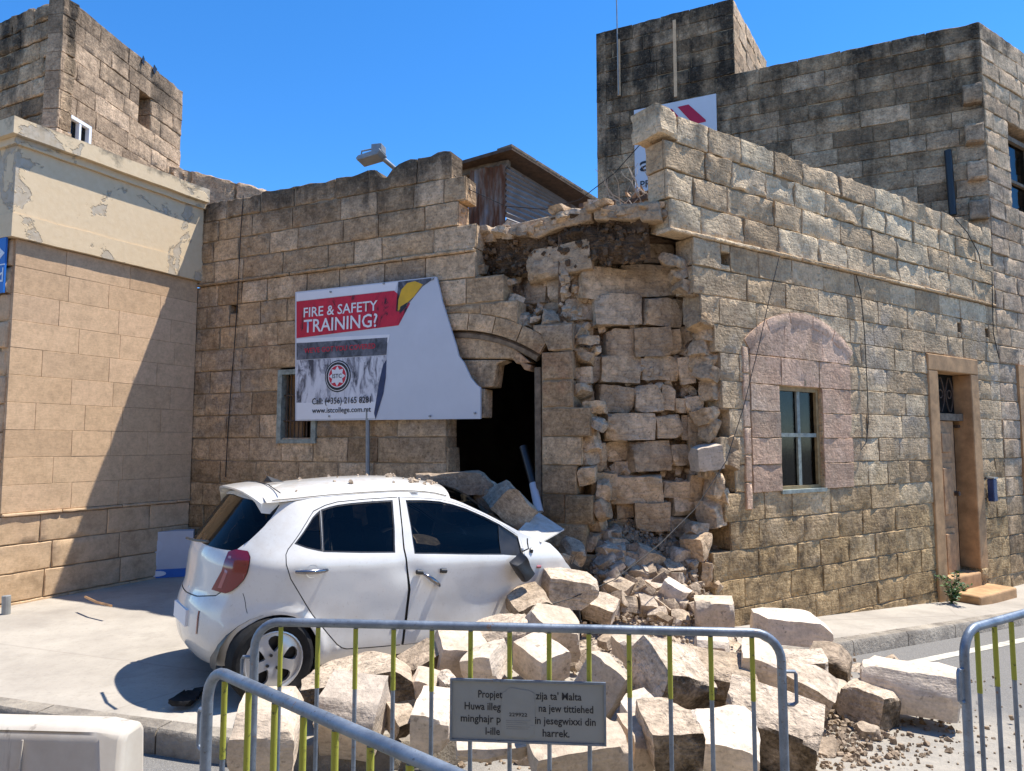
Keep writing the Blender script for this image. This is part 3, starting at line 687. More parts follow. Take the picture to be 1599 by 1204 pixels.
# barred window in the recess facade
bw = MB(); u0, u1, z0, z1 = 1.50, 2.10, 1.70, 2.62
bw.fbox(FL, u0 - .01, u0 + .06, z0, z1, -.1, .03); bw.fbox(FL, u1 - .06, u1 + .01, z0, z1, -.1, .03); bw.fbox(FL, u0 + .06, u1 - .06, z1 - .06, z1, -.1, .03); bw.fbox(FL, u0 + .06, u1 - .06, z0, z0 + .05, -.1, .028)
bw = bw.build('barred_window', M['frame'], house)
for k in range(7): MB().tube([FL.p(u0 + .1 + k * .065, z0 + .03, -.03), FL.p(u0 + .1 + k * .065, z1 - .04, -.03)], .011, 6).build('bar', M['iron'], bw, 60)
for zz in (1.98, 2.3): MB().tube([FL.p(u0 + .06, zz, -.022), FL.p(u1 - .06, zz, -.022)], .011, 6).build('bar', M['iron'], bw, 60)
MB().fbox(FL, u0 + .05, u0 + .3, z0 + .05, z1 - .05, -.14, -.12).build('shutter', M['doorwood'], bw)
MB().tube([FL.p(*FL.hit(579, 640), .06), FL.p(*FL.hit(579, 745), .06)], .025, 8).build('downpipe', M['greymetal'], house, 60)
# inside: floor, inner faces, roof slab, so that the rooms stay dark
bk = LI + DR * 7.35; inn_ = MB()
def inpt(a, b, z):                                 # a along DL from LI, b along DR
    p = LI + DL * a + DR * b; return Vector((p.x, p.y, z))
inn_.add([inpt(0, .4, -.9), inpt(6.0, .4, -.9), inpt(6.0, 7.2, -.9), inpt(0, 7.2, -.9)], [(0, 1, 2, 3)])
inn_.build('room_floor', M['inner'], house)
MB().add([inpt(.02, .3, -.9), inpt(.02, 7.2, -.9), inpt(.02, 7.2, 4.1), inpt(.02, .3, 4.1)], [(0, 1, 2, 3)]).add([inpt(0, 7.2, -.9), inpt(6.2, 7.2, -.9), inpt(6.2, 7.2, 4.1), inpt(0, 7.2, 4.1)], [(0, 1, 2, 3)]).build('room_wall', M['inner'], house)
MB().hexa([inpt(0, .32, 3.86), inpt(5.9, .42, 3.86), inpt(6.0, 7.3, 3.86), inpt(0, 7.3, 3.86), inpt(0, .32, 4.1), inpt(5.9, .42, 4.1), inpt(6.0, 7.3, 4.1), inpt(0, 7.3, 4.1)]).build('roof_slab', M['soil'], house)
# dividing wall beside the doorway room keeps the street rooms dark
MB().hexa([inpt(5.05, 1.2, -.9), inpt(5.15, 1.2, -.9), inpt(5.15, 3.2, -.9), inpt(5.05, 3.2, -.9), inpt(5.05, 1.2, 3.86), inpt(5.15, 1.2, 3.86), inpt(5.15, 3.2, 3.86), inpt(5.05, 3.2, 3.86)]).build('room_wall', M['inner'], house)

# ------------------------------------------------------------------ broken stones
def gridbox(sx, sy, sz, n):
    """evenly divided box centred on the origin"""
    nx, ny, nz = n; idx = {}; vs = []; fs = []
    def vid(i, j, k):
        if (i, j, k) not in idx:
            idx[(i, j, k)] = len(vs); vs.append(Vector(((i / nx - .5) * sx, (j / ny - .5) * sy, (k / nz - .5) * sz)))
        return idx[(i, j, k)]
    for k in (0, nz):
        for i in range(nx):
            for j in range(ny):
                q = [vid(i, j, k), vid(i + 1, j, k), vid(i + 1, j + 1, k), vid(i, j + 1, k)]; fs.append(tuple(q if k else q[::-1]))
    for j in (0, ny):
        for i in range(nx):
            for k in range(nz):
                q = [vid(i, j, k), vid(i + 1, j, k), vid(i + 1, j, k + 1), vid(i, j, k + 1)]; fs.append(tuple(q[::-1] if j else q))
    for i in (0, nx):
        for j in range(ny):
            for k in range(nz):
                q = [vid(i, j, k), vid(i, j + 1, k), vid(i, j + 1, k + 1), vid(i, j, k + 1)]; fs.append(tuple(q if i else q[::-1]))
    return vs, fs
def rock(sx, sy, sz, seed, chips=4, rough=.008, rnd=.08, cell=.06, deep=.35):
    r = random.Random(seed); n = tuple(max(2, min(12, round(s / cell))) for s in (sx, sy, sz)); vs, fs = gridbox(sx, sy, sz, n)
    hx, hy, hz = sx / 2, sy / 2, sz / 2; planes = []
    for _ in range(chips):
        sg = Vector((r.choice((-1, 1)), r.choice((-1, 1)), r.choice((-1, 1))))
        nn = Vector((sg.x * r.uniform(.25, 1), sg.y * r.uniform(.25, 1), sg.z * r.uniform(.25, 1)))
        if r.random() < .35: nn[r.randrange(3)] *= .08
        nn.normalize(); far = abs(nn.x) * hx + abs(nn.y) * hy + abs(nn.z) * hz
        planes.append((nn, far * (1 - r.uniform(.06, deep))))
    off = Vector((r.random() * 50, r.random() * 50, r.random() * 50)); out = []
    for v in vs:
        e = Vector((v.x / hx, v.y / hy, v.z / hz)); m_ = max(abs(e.x), abs(e.y), abs(e.z)); L = e.length
        k = 1 - rnd + rnd * (m_ * 1.22 / L if L else 1); v = v * k
        for nn, dd in planes:
            q = v.dot(nn)
            if q > dd: v = v - nn * (q - dd)
        q = v * 5.5 + off; v = v + Vector((noise.noise(q), noise.noise(q + Vector((9, 0, 0))), noise.noise(q + Vector((0, 9, 0))))) * rough * 1.6
        q = v * 15 + off; v = v + Vector((noise.noise(q), noise.noise(q + Vector((9, 0, 0))), noise.noise(q + Vector((0, 9, 0))))) * rough * .8
        out.append(v)
    return mesh('stone', out, fs)
def place_rock(name, me, m, loc, rot, parent=None, sharp=22):
    o = link(name, me, m, parent, False, smooth=sharp)
    Mx = Matrix.LocRotScale(Vector(loc), rot.to_euler() if hasattr(rot, 'to_euler') else rot, None)
    if parent: o.matrix_parent_inverse = wmat(parent).inverted()
    o.location = loc; o.rotation_euler = rot
    return o
from mathutils import Euler
# ---- exposed core of the wall: every stone measured on the photograph
FCo = Frame(FL.p(0, 0, -.30), DL)
core = MB()
nu, nz = 26, 40
cv = []
for j in range(nz + 1):
    for i in range(nu + 1):
        u = 4.15 + (5.42 - 4.15) * i / nu; z = -.4 + 4.35 * j / nz; q = Vector((u * 3.1, z * 3.1, 5))
        d = -.10 + .12 * fbm(q, 5)
        lo_u = 5.2 if z < 2.75 else (4.2)
        cv.append(FCo.p(max(u, lo_u), z, d))
cw = link('core_wall', mesh('core_wall', cv, [(j * (nu + 1) + i, j * (nu + 1) + i + 1, (j + 1) * (nu + 1) + i + 1, (j + 1) * (nu + 1) + i) for j in range(nz) for i in range(nu)]), M['fill'], house, smooth=50)
Z4 = lambda b: tuple((680 + b[i] / 2.866) if i % 2 == 0 else (280 + b[i] / 2.866) for i in range(4))
Z8 = lambda b: tuple((760 + b[i] / 3.01) if i % 2 == 0 else (640 + b[i] / 3.01) for i in range(4))
cs = [(Z4(b), d) for b, d in [((410, 285, 695, 455), .06), ((640, 395, 845, 530), .02), ((845, 385, 1085, 520), .03), ((510, 435, 640, 555), -.06), ((400, 460, 510, 570), -.08), ((785, 268, 935, 375), -.05),
    ((930, 285, 1060, 385), -.03), ((690, 255, 785, 375), -.16), ((705, 520, 920, 655), .05), ((925, 528, 1090, 655), .03), ((1092, 535, 1195, 640), -.07), ((580, 545, 690, 640), -.06), ((760, 668, 885, 790), .0), ((888, 662, 1050, 785), .04),
    ((1055, 665, 1105, 780), -.02), ((1105, 660, 1170, 785), -.05), ((735, 797, 905, 920), .02), ((912, 792, 1095, 900), -.03), ((1100, 795, 1172, 912), .0), ((715, 922, 890, 1040), .05), ((898, 925, 1015, 1042), .06), ((1016, 930, 1075, 1042), .0),
    ((1076, 978, 1125, 1045), .02), ((1125, 970, 1200, 1042), .05), ((625, 925, 715, 1050), .0), ((755, 1052, 970, 1172), .09), ((980, 1058, 1100, 1160), .04), ((1105, 1060, 1135, 1170), -.04), ((1135, 1055, 1205, 1175), .0), ((640, 800, 735, 915), -.02), ((585, 640, 700, 700), -.1), ((450, 560, 580, 625), -.1)]]
cs += [(Z8(b), d) for b, d in [((665, 150, 850, 292), .05), ((850, 165, 950, 262), -.02), ((600, 305, 830, 432), .09), ((835, 330, 952, 408), .03), ((705, 430, 860, 566), .12), ((955, 305, 1020, 430), .06), ((560, 140, 668, 232), -.06), ((590, 430, 705, 510), .0), ((860, 410, 1010, 500), .02), ((860, 500, 960, 590), .05), ((560, 505, 690, 590), .0), ((480, 150, 570, 285), .06), ((480, 290, 600, 420), .08), ((600, 232, 690, 300), -.04)]]
P1c, P2c = FL.p(5.3, 0, -.24), FR.p(1.1, 0, -.2); FCr = Frame(P1c, P2c - P1c)                   # the torn end of the street wall turns the corner
cv = []
for j in range(nz + 1):
    for i in range(13):
        u = -.12 + 1.95 * i / 12; z = -.4 + 4.35 * j / nz
        cv.append(FCr.p(u, z, -.08 + .12 * fbm(Vector((u * 3.1, z * 3.1, 15)), 5)))
link('core_wall', mesh('core_wall', cv, [(j * 13 + i, j * 13 + i + 1, (j + 1) * 13 + i + 1, (j + 1) * 13 + i) for j in range(nz) for i in range(12)]), M['fill'], house, smooth=50)
for k, (b, d) in enumerate(cs):
    FCo_ = FCo; cu, cz = FCo.hit((b[0] + b[2]) / 2, (b[1] + b[3]) / 2, d)
    if cu > 5.3: FCo = FCr
    (ua, zb), (ub, za) = FCo.hit(b[0], b[3], d), FCo.hit(b[2], b[1], d)
    w, h = ub - ua, za - zb; dep = .34
    me = rock(w * 1.02, dep, h * 1.0, 300 + k, chips=5, rough=.009, rnd=.02, cell=.042, deep=.24)
    c = FCo.p((ua + ub) / 2, (za + zb) / 2, d - dep / 2 + .05)
    rz = math.atan2(FCo.d.y, FCo.d.x); FCo = FCo_
    place_rock('core_stone', me, M['core'], c, Euler((rng.uniform(-.12, .12), rng.uniform(-.09, .09), rz + rng.uniform(-.25, .25))), cw, 24)
# small stones wedged in the core: too many and too small to tell apart
def scatter(name, pts, sizes, m, parent=None, seed=1):
    r = random.Random(seed); base = [rock(1, .8, .7, 900 + i, chips=5, rough=.05, rnd=.2, cell=.5, deep=.4) for i in range(6)]
    V = []; Fs = []
    for p, s in zip(pts, sizes):
        b = r.choice(base); rot = Euler((r.random() * 6.3, r.random() * 6.3, r.random() * 6.3)).to_matrix(); k = len(V)
        V += [Vector(p) + rot @ (v.co * s) for v in b.vertices]; Fs += [tuple(i + k for i in pl.vertices) for pl in b.polygons]
    return link(name, mesh(name, V, Fs), m, parent, smooth=25)
FRo = Frame(FL.p(0, 0, -.22), DL)
pts = []; sz = []
for k in range(900):
    u = rng.uniform(4.3, 5.4); z = rng.uniform(2.4, 3.85)
    if z < 2.8 and u < 5.4: continue
    q = fbm(Vector((u * 1.6, z * 1.6, 2)), 3)
    pts.append(FCo.p(u, z, -.14 + .11 * fbm(Vector((u * 3.1, z * 3.1, 5)), 4) + rng.uniform(-.01, .05))); sz.append(rng.choice((.04, .05, .06, .08, .1)))
for k in range(1500):
    u = rng.uniform(-.1, 1.6); z = rng.uniform(.2, 3.75)
    pts.append(FCr.p(u, z, -.08 + .12 * fbm(Vector((u * 3.1, z * 3.1, 15)), 5) + rng.uniform(-.02, .04))); sz.append(rng.choice((.04, .05, .06, .08, .1)))
p2 = []; s2 = []
for k in range(420):
    u = rng.uniform(4.1, 6.15); z = rng.uniform(3.56, 4.02); p2.append(FRo.p(u, z, rng.uniform(-.08, .03))); s2.append(rng.choice((.02, .03, .04, .05, .07)))
props(scatter('roof_rubble', p2, s2, M['soil'], cw, 6), kind='stuff')
props(scatter('wedged_rubble', pts, sz, M['core'], cw, 4), kind='stuff')
# broken roof edge: slab stones on a band of dark earth
re_ = MB(); nn_ = 60
ev = []
for j in range(6):
    for i in range(nn_ + 1):
        u = 4.05 + 2.12 * i / nn_; z = 3.62 + .10 * j + .05 * math.sin(u * 5) * (1 - j / 6)
        ev.append(FRo.p(u, z, -.06 + .05 * j * .3 + .10 * fbm(Vector((u * 4, z * 11, 1)), 5)))
soil = link('roof_earth', mesh('roof_earth', ev, [(j * (nn_ + 1) + i, j * (nn_ + 1) + i + 1, (j + 1) * (nn_ + 1) + i + 1, (j + 1) * (nn_ + 1) + i) for j in range(5) for i in range(nn_)]), M['soil'], house, smooth=50)
for k, pl in enumerate([((746, 361), (800, 352), (872, 338), (870, 352), (820, 366), (798, 369), (750, 376)), ((800, 350), (924, 322), (924, 345), (872, 356), (838, 372), (806, 367)), ((926, 323), (1030, 314), (1033, 334), (985, 344), (928, 344)), ((995, 330), (1032, 328), (1034, 346), (1002, 347))]):
    P_ = [FRo.hit(x, y, .05) for x, y in pl]
    o = MB().prism(FRo, P_, -.5, .04 + .015 * k).build('roof_slab_stone', M['core'], soil, 30); bevel(o, .02, 2)
# broken bits along the torn roof edge
rz_ = random.Random(91)
for k in range(26):
    px = 752 + 280 * (k + rz_.random()) / 26; py = 362 - 40 * sstep(752, 930, px) + rz_.uniform(-4, 16); u, z = FRo.hit(px, py, .04); w = rz_.uniform(.10, .30)
    place_rock('roof_slab_stone', rock(w, rz_.uniform(.12, .3), rz_.uniform(.04, .10), 1700 + k, 6, .012, .03, .035, .4), M['core'], FRo.p(u, z, rz_.uniform(-.08, .05)), Euler((rz_.uniform(-.35, .25), rz_.uniform(-.25, .25), math.atan2(DL.y, DL.x) + rz_.uniform(-.4, .4))), soil)
# ragged broken ends of both facades
re2 = random.Random(77)
for k, z in enumerate([.1 + .145 * i for i in range(25)]):
    ci = int((z - .012) / .2933); ul = RL[max(0, min(12, ci))]
    w = re2.uniform(.10, .26); h = re2.uniform(.12, .28)
    place_rock('broken_stone', rock(w, re2.uniform(.14, .28), h, 1300 + k, 7, .014, .05, .04, .4), M['core'], FR.p(ul - w * re2.uniform(.1, .5), z, -re2.uniform(.10, .2)), Euler((re2.uniform(-.3, .3), re2.uniform(-.4, .4), math.atan2(DR.y, DR.x) + re2.uniform(-.4, .4))), cw)
for k, z in enumerate([.2 + .17 * i for i in range(15)]):
    w = re2.uniform(.10, .24); h = re2.uniform(.10, .24); ul = l_right(0, z)
    place_rock('broken_stone', rock(w, re2.uniform(.14, .26), h, 1400 + k, 7, .014, .05, .04, .4), M['core'], FL.p(ul + w * re2.uniform(0, .45), z, -re2.uniform(.10, .22)), Euler((re2.uniform(-.3, .3), re2.uniform(-.4, .4), math.atan2(DL.y, DL.x) + re2.uniform(-.4, .4))), cw)
for k, (x, y) in enumerate(((738, 372), (746, 420), (792, 440), (800, 470), (812, 500), (822, 505), (836, 500), (850, 512), (868, 520), (885, 515), (900, 520), (915, 530), (925, 545), (905, 548), (884, 535), (860, 498), (840, 485), (722, 300), (716, 330))):
    u, z = FL.hit(x, y, -.12); w = re2.uniform(.09, .2)
    place_rock('broken_stone', rock(w, w * re2.uniform(.7, 1.2), w * re2.uniform(.5, .9), 1500 + k, 6, .012, .03, .035, .4), M['core'], FL.p(u, z, -.12 - .1 * re2.random()), Euler((re2.uniform(-.5, .5), re2.uniform(-.6, .6), re2.uniform(0, 3))), cw)

# ------------------------------------------------------------------ neighbour on the recess side
nb = empty('plastered_house', FW.p(0, 0), label='tall pale house with peeling cream cornice band beside the parked car', cat='building')
ZW = [-.35] + courses(.03, .93, 3)[0:]
ZW2 = courses(.965, 3.90, 10)
WJ = dict(rough=.0004, pj=.0008, wob=.001, bev=.0025, gap=.0008, tilt=.0008, depth=.2)
w1 = stone_wall(FW, 'plinth_wall', ZW, lambda c, z: .02, lambda c, z: 2.32, nb, M['render'], lens=(.5, .95), style=dict(rough=.004, pj=.003, wob=.005, bev=.008, tilt=.001, depth=.2))
stone_wall(FW, 'house_wall', ZW2, lambda c, z: .03, lambda c, z: 2.32, nb, M['render'], lens=(.45, .9), style=WJ)
pl_ = MB().fbox(FW, .05, 2.3, .932, .962, -.2, -.02).build('plinth_ledge', M['mortar'], nb)
x = .04
while x < 2.3: e = min(x + rng.uniform(.5, .9), 2.32); stone('ledge_stone', FW, x, e, .925, .968, pl_, M['render'], proud=.022, depth=.2, bev=.01); x = e
# projecting painted band and cornice
FWf = Frame(FW.p(0, 0), (-DL.x, -DL.y), -1)          # street front of that house
def band(z0, z1, d, name, m):
    mb = MB(); A = FW.p(2.34, 0, d); B = FW.p(0, 0, d) - FW.d * d * .9; C = B - DL * 4.0
    n = 26; pts_ = [A.lerp(B, k / n) for k in range(n + 1)] + [B.lerp(C, k / n) for k in range(1, n + 1)]
    vs = []
    for p in pts_:
        w = .006 * noise.noise(p * 5); vs += [p + Vector((0, 0, z0 + w)), p + Vector((0, 0, z1 + w * 2)), p + FW.d * .0 - FW.n * .4 + Vector((0, 0, z1 + w * 2)), p - FW.n * .4 + Vector((0, 0, z0))]
    fs = []
    for k in range(len(pts_) - 1):
        for j in range(4): a = k * 4 + j; b = k * 4 + (j + 1) % 4; fs.append((a, b, b + 4, a + 4))
    return link(name, mesh(name, vs, fs), m, nb, smooth=30)
band(3.905, 4.16, .055, 'band_course', M['cream']); band(4.161, 4.905, .045, 'painted_band', M['cream'])
band(4.906, 4.985, .085, 'cornice_fillet', M['cream']); band(4.986, 5.17, .15, 'cornice', M['cream'])
# street front in shade with its corner stones
frontw = stone_wall(FWf, 'front_wall', [-.4] + courses(.03, 3.90, 13), lambda c, z: .03, lambda c, z: 4.0, nb, M['render'], lens=(.5, .9), style=dict(rough=.012, pj=.01, wob=.01, bev=.015, depth=.2))
MB().hexa([FW.p(.4, -.3, -.22), FW.p(2.3, -.3, -.22), FW.p(2.3, -.3, -4), FW.p(.4, -.3, -4), FW.p(.4, 5.0, -.22), FW.p(2.3, 5.0, -.22), FW.p(2.3, 5.0, -4), FW.p(.4, 5.0, -4)]).build('house_core', M['render'], nb)
# blue street sign on the shaded front
sg = MB().fbox(FWf, .04, 1.5, 3.30, 3.90, .03, .05).build('street_sign', M['blue']); props(sg, 'blue street sign with white arrow at the left edge of the photo', 'sign')

def text(parent, s, F, u0, u1, z0, m, d, h=None, name='lettering', bold=.012):
    """flat lettering: fills the width u0..u1, stands on z0 with cap height h"""
    cu = bpy.data.curves.new('t', 'FONT'); cu.body = s; cu.size = 1; cu.offset = bold; cu.resolution_u = 2
    o = bpy.data.objects.new('t', cu); COL.objects.link(o)
    dg = bpy.context.evaluated_depsgraph_get(); me = bpy.data.meshes.new_from_object(o.evaluated_get(dg))
    bpy.data.objects.remove(o); bpy.data.curves.remove(cu); me.name = name
    xs = [v.co.x for v in me.vertices]; x0, x1 = min(xs), max(xs)
    k = (u1 - u0) / (x1 - x0); hz = h / .69 if h else k
    for v in me.vertices: v.co = F.p(u0 + (v.co.x - x0) * k, z0 + v.co.y * hz, d)
    me.materials.clear(); return link(name, me, m, parent)
a_ = MB(); 
a_.fbox(FWf, .10, .34, 3.715, 3.74, .05, .053); a_.prism(FWf, [(.05, 3.73), (.16, 3.81), (.16, 3.77), (.10, 3.728), (.16, 3.69), (.16, 3.65)], .05, .0535)
a_.fbox(FWf, .04, .6, 3.60, 3.612, .05, .053); a_.build('arrow', M['paper'], sg)
FWg = Frame(FWf.p(0, 0), DL)                         # reads left to right
text(sg, 'rd', FWg, -.20, -.05, 3.42, M['paper'], .053, .15)

# ---- upper storey behind the cornice
ud = Vector((.14, .99, 0)).normalized(); FU = Frame(Vector((-6.72, 10.06, 0)), ud)
up_ = empty('upper_storey_house', FU.p(0, 0), label='stained stone upper storey with white window rising above the cream cornice', cat='building')
ZU = courses(4.6, 8.42, 13)
uw = stone_wall(FU, 'house_wall', ZU, lambda c, z: 0, lambda c, z: 2.97, up_, M['upper'], opens=[(.18, .66, 6.0, 6.70), (1.75, 2.07, 7.38, 7.85)], lens=(.4, .8), style=dict(rough=.007, pj=.003, wob=.004, bev=.005, gap=.0015, depth=.25))
FUf = Frame(FU.p(0, 0), (-DL.x, -DL.y), -1)
stone_wall(FUf, 'front_wall', courses(4.6, 8.42, 13), lambda c, z: 0.01, lambda c, z: 3.2, up_, M['side'], lens=(.45, .85), style=dict(rough=.012, pj=.01, wob=.01, bev=.016, depth=.2))
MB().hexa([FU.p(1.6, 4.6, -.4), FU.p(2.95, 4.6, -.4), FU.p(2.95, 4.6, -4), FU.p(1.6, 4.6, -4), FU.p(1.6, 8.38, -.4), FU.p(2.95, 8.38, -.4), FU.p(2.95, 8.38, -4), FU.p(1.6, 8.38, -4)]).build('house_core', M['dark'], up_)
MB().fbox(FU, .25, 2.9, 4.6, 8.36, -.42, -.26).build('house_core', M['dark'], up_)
w_ = MB(); u0, u1, z0, z1 = FU.hit(105, 200)[0], FU.hit(141, 200)[0], FU.hit(105, 218)[1], FU.hit(105, 177)[1]
u0, u1, z0, z1 = .18, .66, 6.08, 6.66
w_.fbox(FU, u0, u0 + .05, z0, z1, -.1, .02).fbox(FU, u1 - .05, u1, z0, z1, -.1, .02).fbox(FU, u0 + .05, u1 - .05, z1 - .05, z1, -.1, .02).fbox(FU, u0 + .05, u1 - .05, z0, z0 + .05, -.1, .02).fbox(FU, .41, .45, z0 + .05, z1 - .05, -.1, .015)
w_ = w_.build('window', M['whiteframe'], up_)
MB().fbox(FU, u0 + .05, .41, z0 + .05, z1 - .05, -.06, -.05).build('pane', M['glass'], w_); MB().fbox(FU, .45, u1 - .05, z0 + .05, z1 - .05, -.06, -.05).build('pane', M['glass'], w_)
MB().fbox(FU, 1.75, 2.07, 7.38, 7.85, -.26, -.24).build('shutter', M['doorwood'], up_)
for k, (a, b) in enumerate(((1.72, .10), (2.02, .16))):
    MB().prism(FU, [(a, 8.33), (a + .03, 8.45), (a + b * .7, 8.41), (a + .05, 8.28)], .03, .04).build('torn_felt', M['black'], up_)
# ---- broken parapet further back between the two houses
bp = Frame(at(262, 300, 12.6), (.93, .37)); bpr = empty('back_parapet', bp.o, label='broken pale stone parapet on the roof behind the recess corner', cat='wall')
zb = 6.15
bpw = stone_wall(bp, 'parapet_wall', courses(5.0, 6.35, 4), lambda c, z: 0, lambda c, z: 2.3 - .0 * c, bpr, M['upper'], lens=(.5, .8), style=dict(rough=.03, pj=.03, wob=.03, bev=.03, depth=.3), topf=lambda u: 6.84 - .14 * u + .03 * noise.noise(Vector((u * 5, 1, 1))))

# ------------------------------------------------------------------ next house on the street: side wall over the roof, tower, street front
nh = empty('next_house', SS, label='tall blackened stone house behind the collapsed one, with roof tower', cat='building')
WSL = 6.47
ZS = courses(3.9, 8.5, 16)
sw = stone_wall(FS, 'side_wall', ZS, lambda c, z: 0.0, lambda c, z: WSL, nh, M['side'], lens=(.45, .85), style=dict(rough=.008, pj=.005, wob=.005, bev=.007, gap=.002))
TU1 = WSL - 3.80
ZT = courses(8.503, 9.96, 5)
stone_wall(FS, 'tower_wall', ZT, lambda c, z: 0.0, lambda c, z: TU1, nh, M['side'], lens=(.45, .8), style=dict(rough=.008, pj=.005, wob=.005, bev=.007, gap=.002))
td = Vector((.54, .84, 0)).normalized(); FT = Frame(FS.p(TU1, 0), td)
stone_wall(FT, 'tower_side_wall', courses(8.2, 9.96, 6), lambda c, z: 0.01, lambda c, z: 2.6, nh, M['pale'], lens=(.4, .7), style=dict(rough=.006, pj=.004, wob=.004, bev=.008, gap=.002))
FSb = Frame(FS.p(0, 0), td, -1)
MB().fbox(FSb, .02, 3.0, 3.9, 9.95, -.2, 0).build('back_wall', M['side'], nh)
fw_ = stone_wall(FN, 'street_front', [-1.2, -.8, -.55, -.27] + courses(.012, 8.5, 29), lambda c, z: .01, lambda c, z: 2.3, nh, M['front'], opens=[(.62, 2.0, -2, 2.8), (.84, 1.9, 5.45, 6.9)], lens=(.45, .85), style=dict(rough=.007, pj=.007, wob=.006, bev=.01, gap=.003))
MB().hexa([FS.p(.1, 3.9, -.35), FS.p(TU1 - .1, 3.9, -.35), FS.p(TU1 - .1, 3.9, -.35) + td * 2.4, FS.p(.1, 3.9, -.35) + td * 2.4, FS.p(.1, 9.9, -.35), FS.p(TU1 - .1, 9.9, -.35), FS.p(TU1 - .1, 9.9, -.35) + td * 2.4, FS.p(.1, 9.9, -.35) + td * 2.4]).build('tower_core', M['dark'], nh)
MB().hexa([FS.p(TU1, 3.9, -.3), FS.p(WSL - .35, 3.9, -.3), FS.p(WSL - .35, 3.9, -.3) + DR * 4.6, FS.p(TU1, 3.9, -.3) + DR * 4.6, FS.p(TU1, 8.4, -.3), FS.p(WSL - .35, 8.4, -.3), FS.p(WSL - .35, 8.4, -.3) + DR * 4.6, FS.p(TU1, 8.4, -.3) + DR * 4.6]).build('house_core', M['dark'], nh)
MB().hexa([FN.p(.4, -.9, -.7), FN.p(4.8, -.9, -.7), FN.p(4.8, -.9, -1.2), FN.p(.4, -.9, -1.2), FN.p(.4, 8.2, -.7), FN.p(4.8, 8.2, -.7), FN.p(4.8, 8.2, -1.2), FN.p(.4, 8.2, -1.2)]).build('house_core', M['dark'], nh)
MB().fbox(FN, 2.31, 5.0, -1.2, 8.5, -.3, -.002).build('front_wall', M['front'], nh)
# toothing stones left on the corner
for k, zz in enumerate((7.28, 6.62, 6.02, 5.38)):
    stone('toothing_stone', FS, WSL - .30, WSL - .02, zz - .16, zz + .16, sw, M['upper'], proud=.14, depth=.2, rough=.02, wob=.015, bev=.03)
# render strip, pipe and two old shafts of mortar
MB().tube([FS.p(*FS.hit(1479, 238), .08), FS.p(*FS.hit(1487, 338), .08)], .055, 10).build('drain_pipe', M['black'], nh, 50)
for (xa, ya, yb) in ((966, 62, 150), (1053, 32, 152)):
    a = FS.hit(xa, ya); b = FS.hit(xa + 1, yb); MB().fbox(FS, a[0] - .03, a[0] + .03, b[1], a[1], -.02, .022).build('mortar_strip', M['render'], nh)
# door and window of the street front
d2 = MB().fbox(FN, .62, .84, -.6, 2.6, -.3, .025).fbox(FN, 1.8, 2.0, -.6, 2.6, -.3, .025).fbox(FN, .62, 2.0, 2.601, 2.936, -.3, .027).build('door_surround', M['paintbrown'], nh)
dd = MB().fbox(FN, .84, 1.8, -.45, 1.95, -.27, -.22).build('door', M['doorwood'], nh)
for zz in (.6, 1.0, 1.4): MB().fbox(FN, .93, 1.25, zz, zz + .3, -.22, -.19).build('door_panel', M['iron'], dd)
MB().fbox(FN, .93, 1.25, -.3, .45, -.22, -.20).build('door_panel', M['framewood'], dd)
MB().fbox(FN, .84, 1.8, 2.0, 2.6, -.29, -.28).build('fanlight', M['dark'], dd)
for k in range(4): MB().fbox(FN, .9 + k * .1, .93 + k * .1, 2.02, 2.58, -.27, -.25).build('bar', M['iron'], dd)
MB().fbox(FN, .84, 1.8, 1.95, 2.02, -.28, -.2).build('door_head', M['wood'], dd)
bevel(MB().fbox(FN, .7, 2.0, -1.3, -.45, -.4, .05).build('door_step', M['paintbrown'], nh), .03); bevel(MB().fbox(FN, .6, 2.0, -1.3, -.60, -.1, .33).build('door_step', M['paintbrown'], nh), .03)
w2 = MB().fbox(FN, .84, .92, 5.45, 6.9, -.2, -.1).fbox(FN, 1.82, 1.9, 5.45, 6.9, -.2, -.1).fbox(FN, .92, 1.82, 6.82, 6.9, -.2, -.1).fbox(FN, .92, 1.82, 5.45, 5.53, -.2, -.1).fbox(FN, .92, 1.82, 6.1, 6.15, -.19, -.11).build('window', M['wood'], nh)
MB().fbox(FN, .92, 1.82, 5.53, 6.82, -.17, -.16).build('pane', M['glass'], w2)
# aerial
ae = MB().tube([FS.p(*FS.hit(967, 150), .05), FS.p(*FS.hit(963, -40), .05)], .012, 6).build('aerial_mast', M['greymetal']); props(ae, 'thin grey aerial mast fixed to the dark roof tower', 'mast')
# white notice board on the tower, partly hidden by the parapet
sb = MB(); P_ = [FS.hit(990, 178, .06), FS.hit(1118, 147, .06), FS.hit(1119, 300, .06), FS.hit(990, 302, .06)]
zt, zb_ = 8.16, 6.52; ua, ub = P_[0][0], P_[1][0]
sb = MB().fbox(FS, ua, ub, zb_, zt, .03, .06).build('notice_board', M['white']); props(sb, 'white notice board with crimson stripes high behind the broken parapet', 'sign')
def fpoly(F, px, d, m, parent, name='print'):
    P_ = [F.hit(x, y, d) for x, y in px]; return MB().prism(F, P_, d - .004, d).build(name, m, parent)
fpoly(FS, [(1058, 167), (1075, 163), (1102, 187), (1102, 190), (1083, 194)], .066, M['darkred'], sb)
fpoly(FS, [(1046, 170), (1049, 170), (1072, 196), (1066, 206), (1040, 206)], .066, M['darkred'], sb)
fpoly(FS, [(1008, 231), (1017, 219), (1030, 219), (1030, 231)], .066, M['darkred'], sb)
q0 = FS.hit(999, 268, .066); q1 = FS.hit(1019, 268, .066); text(sb, 'a', FS, q0[0], q1[0], q0[1], M['ink'], .066, .29)
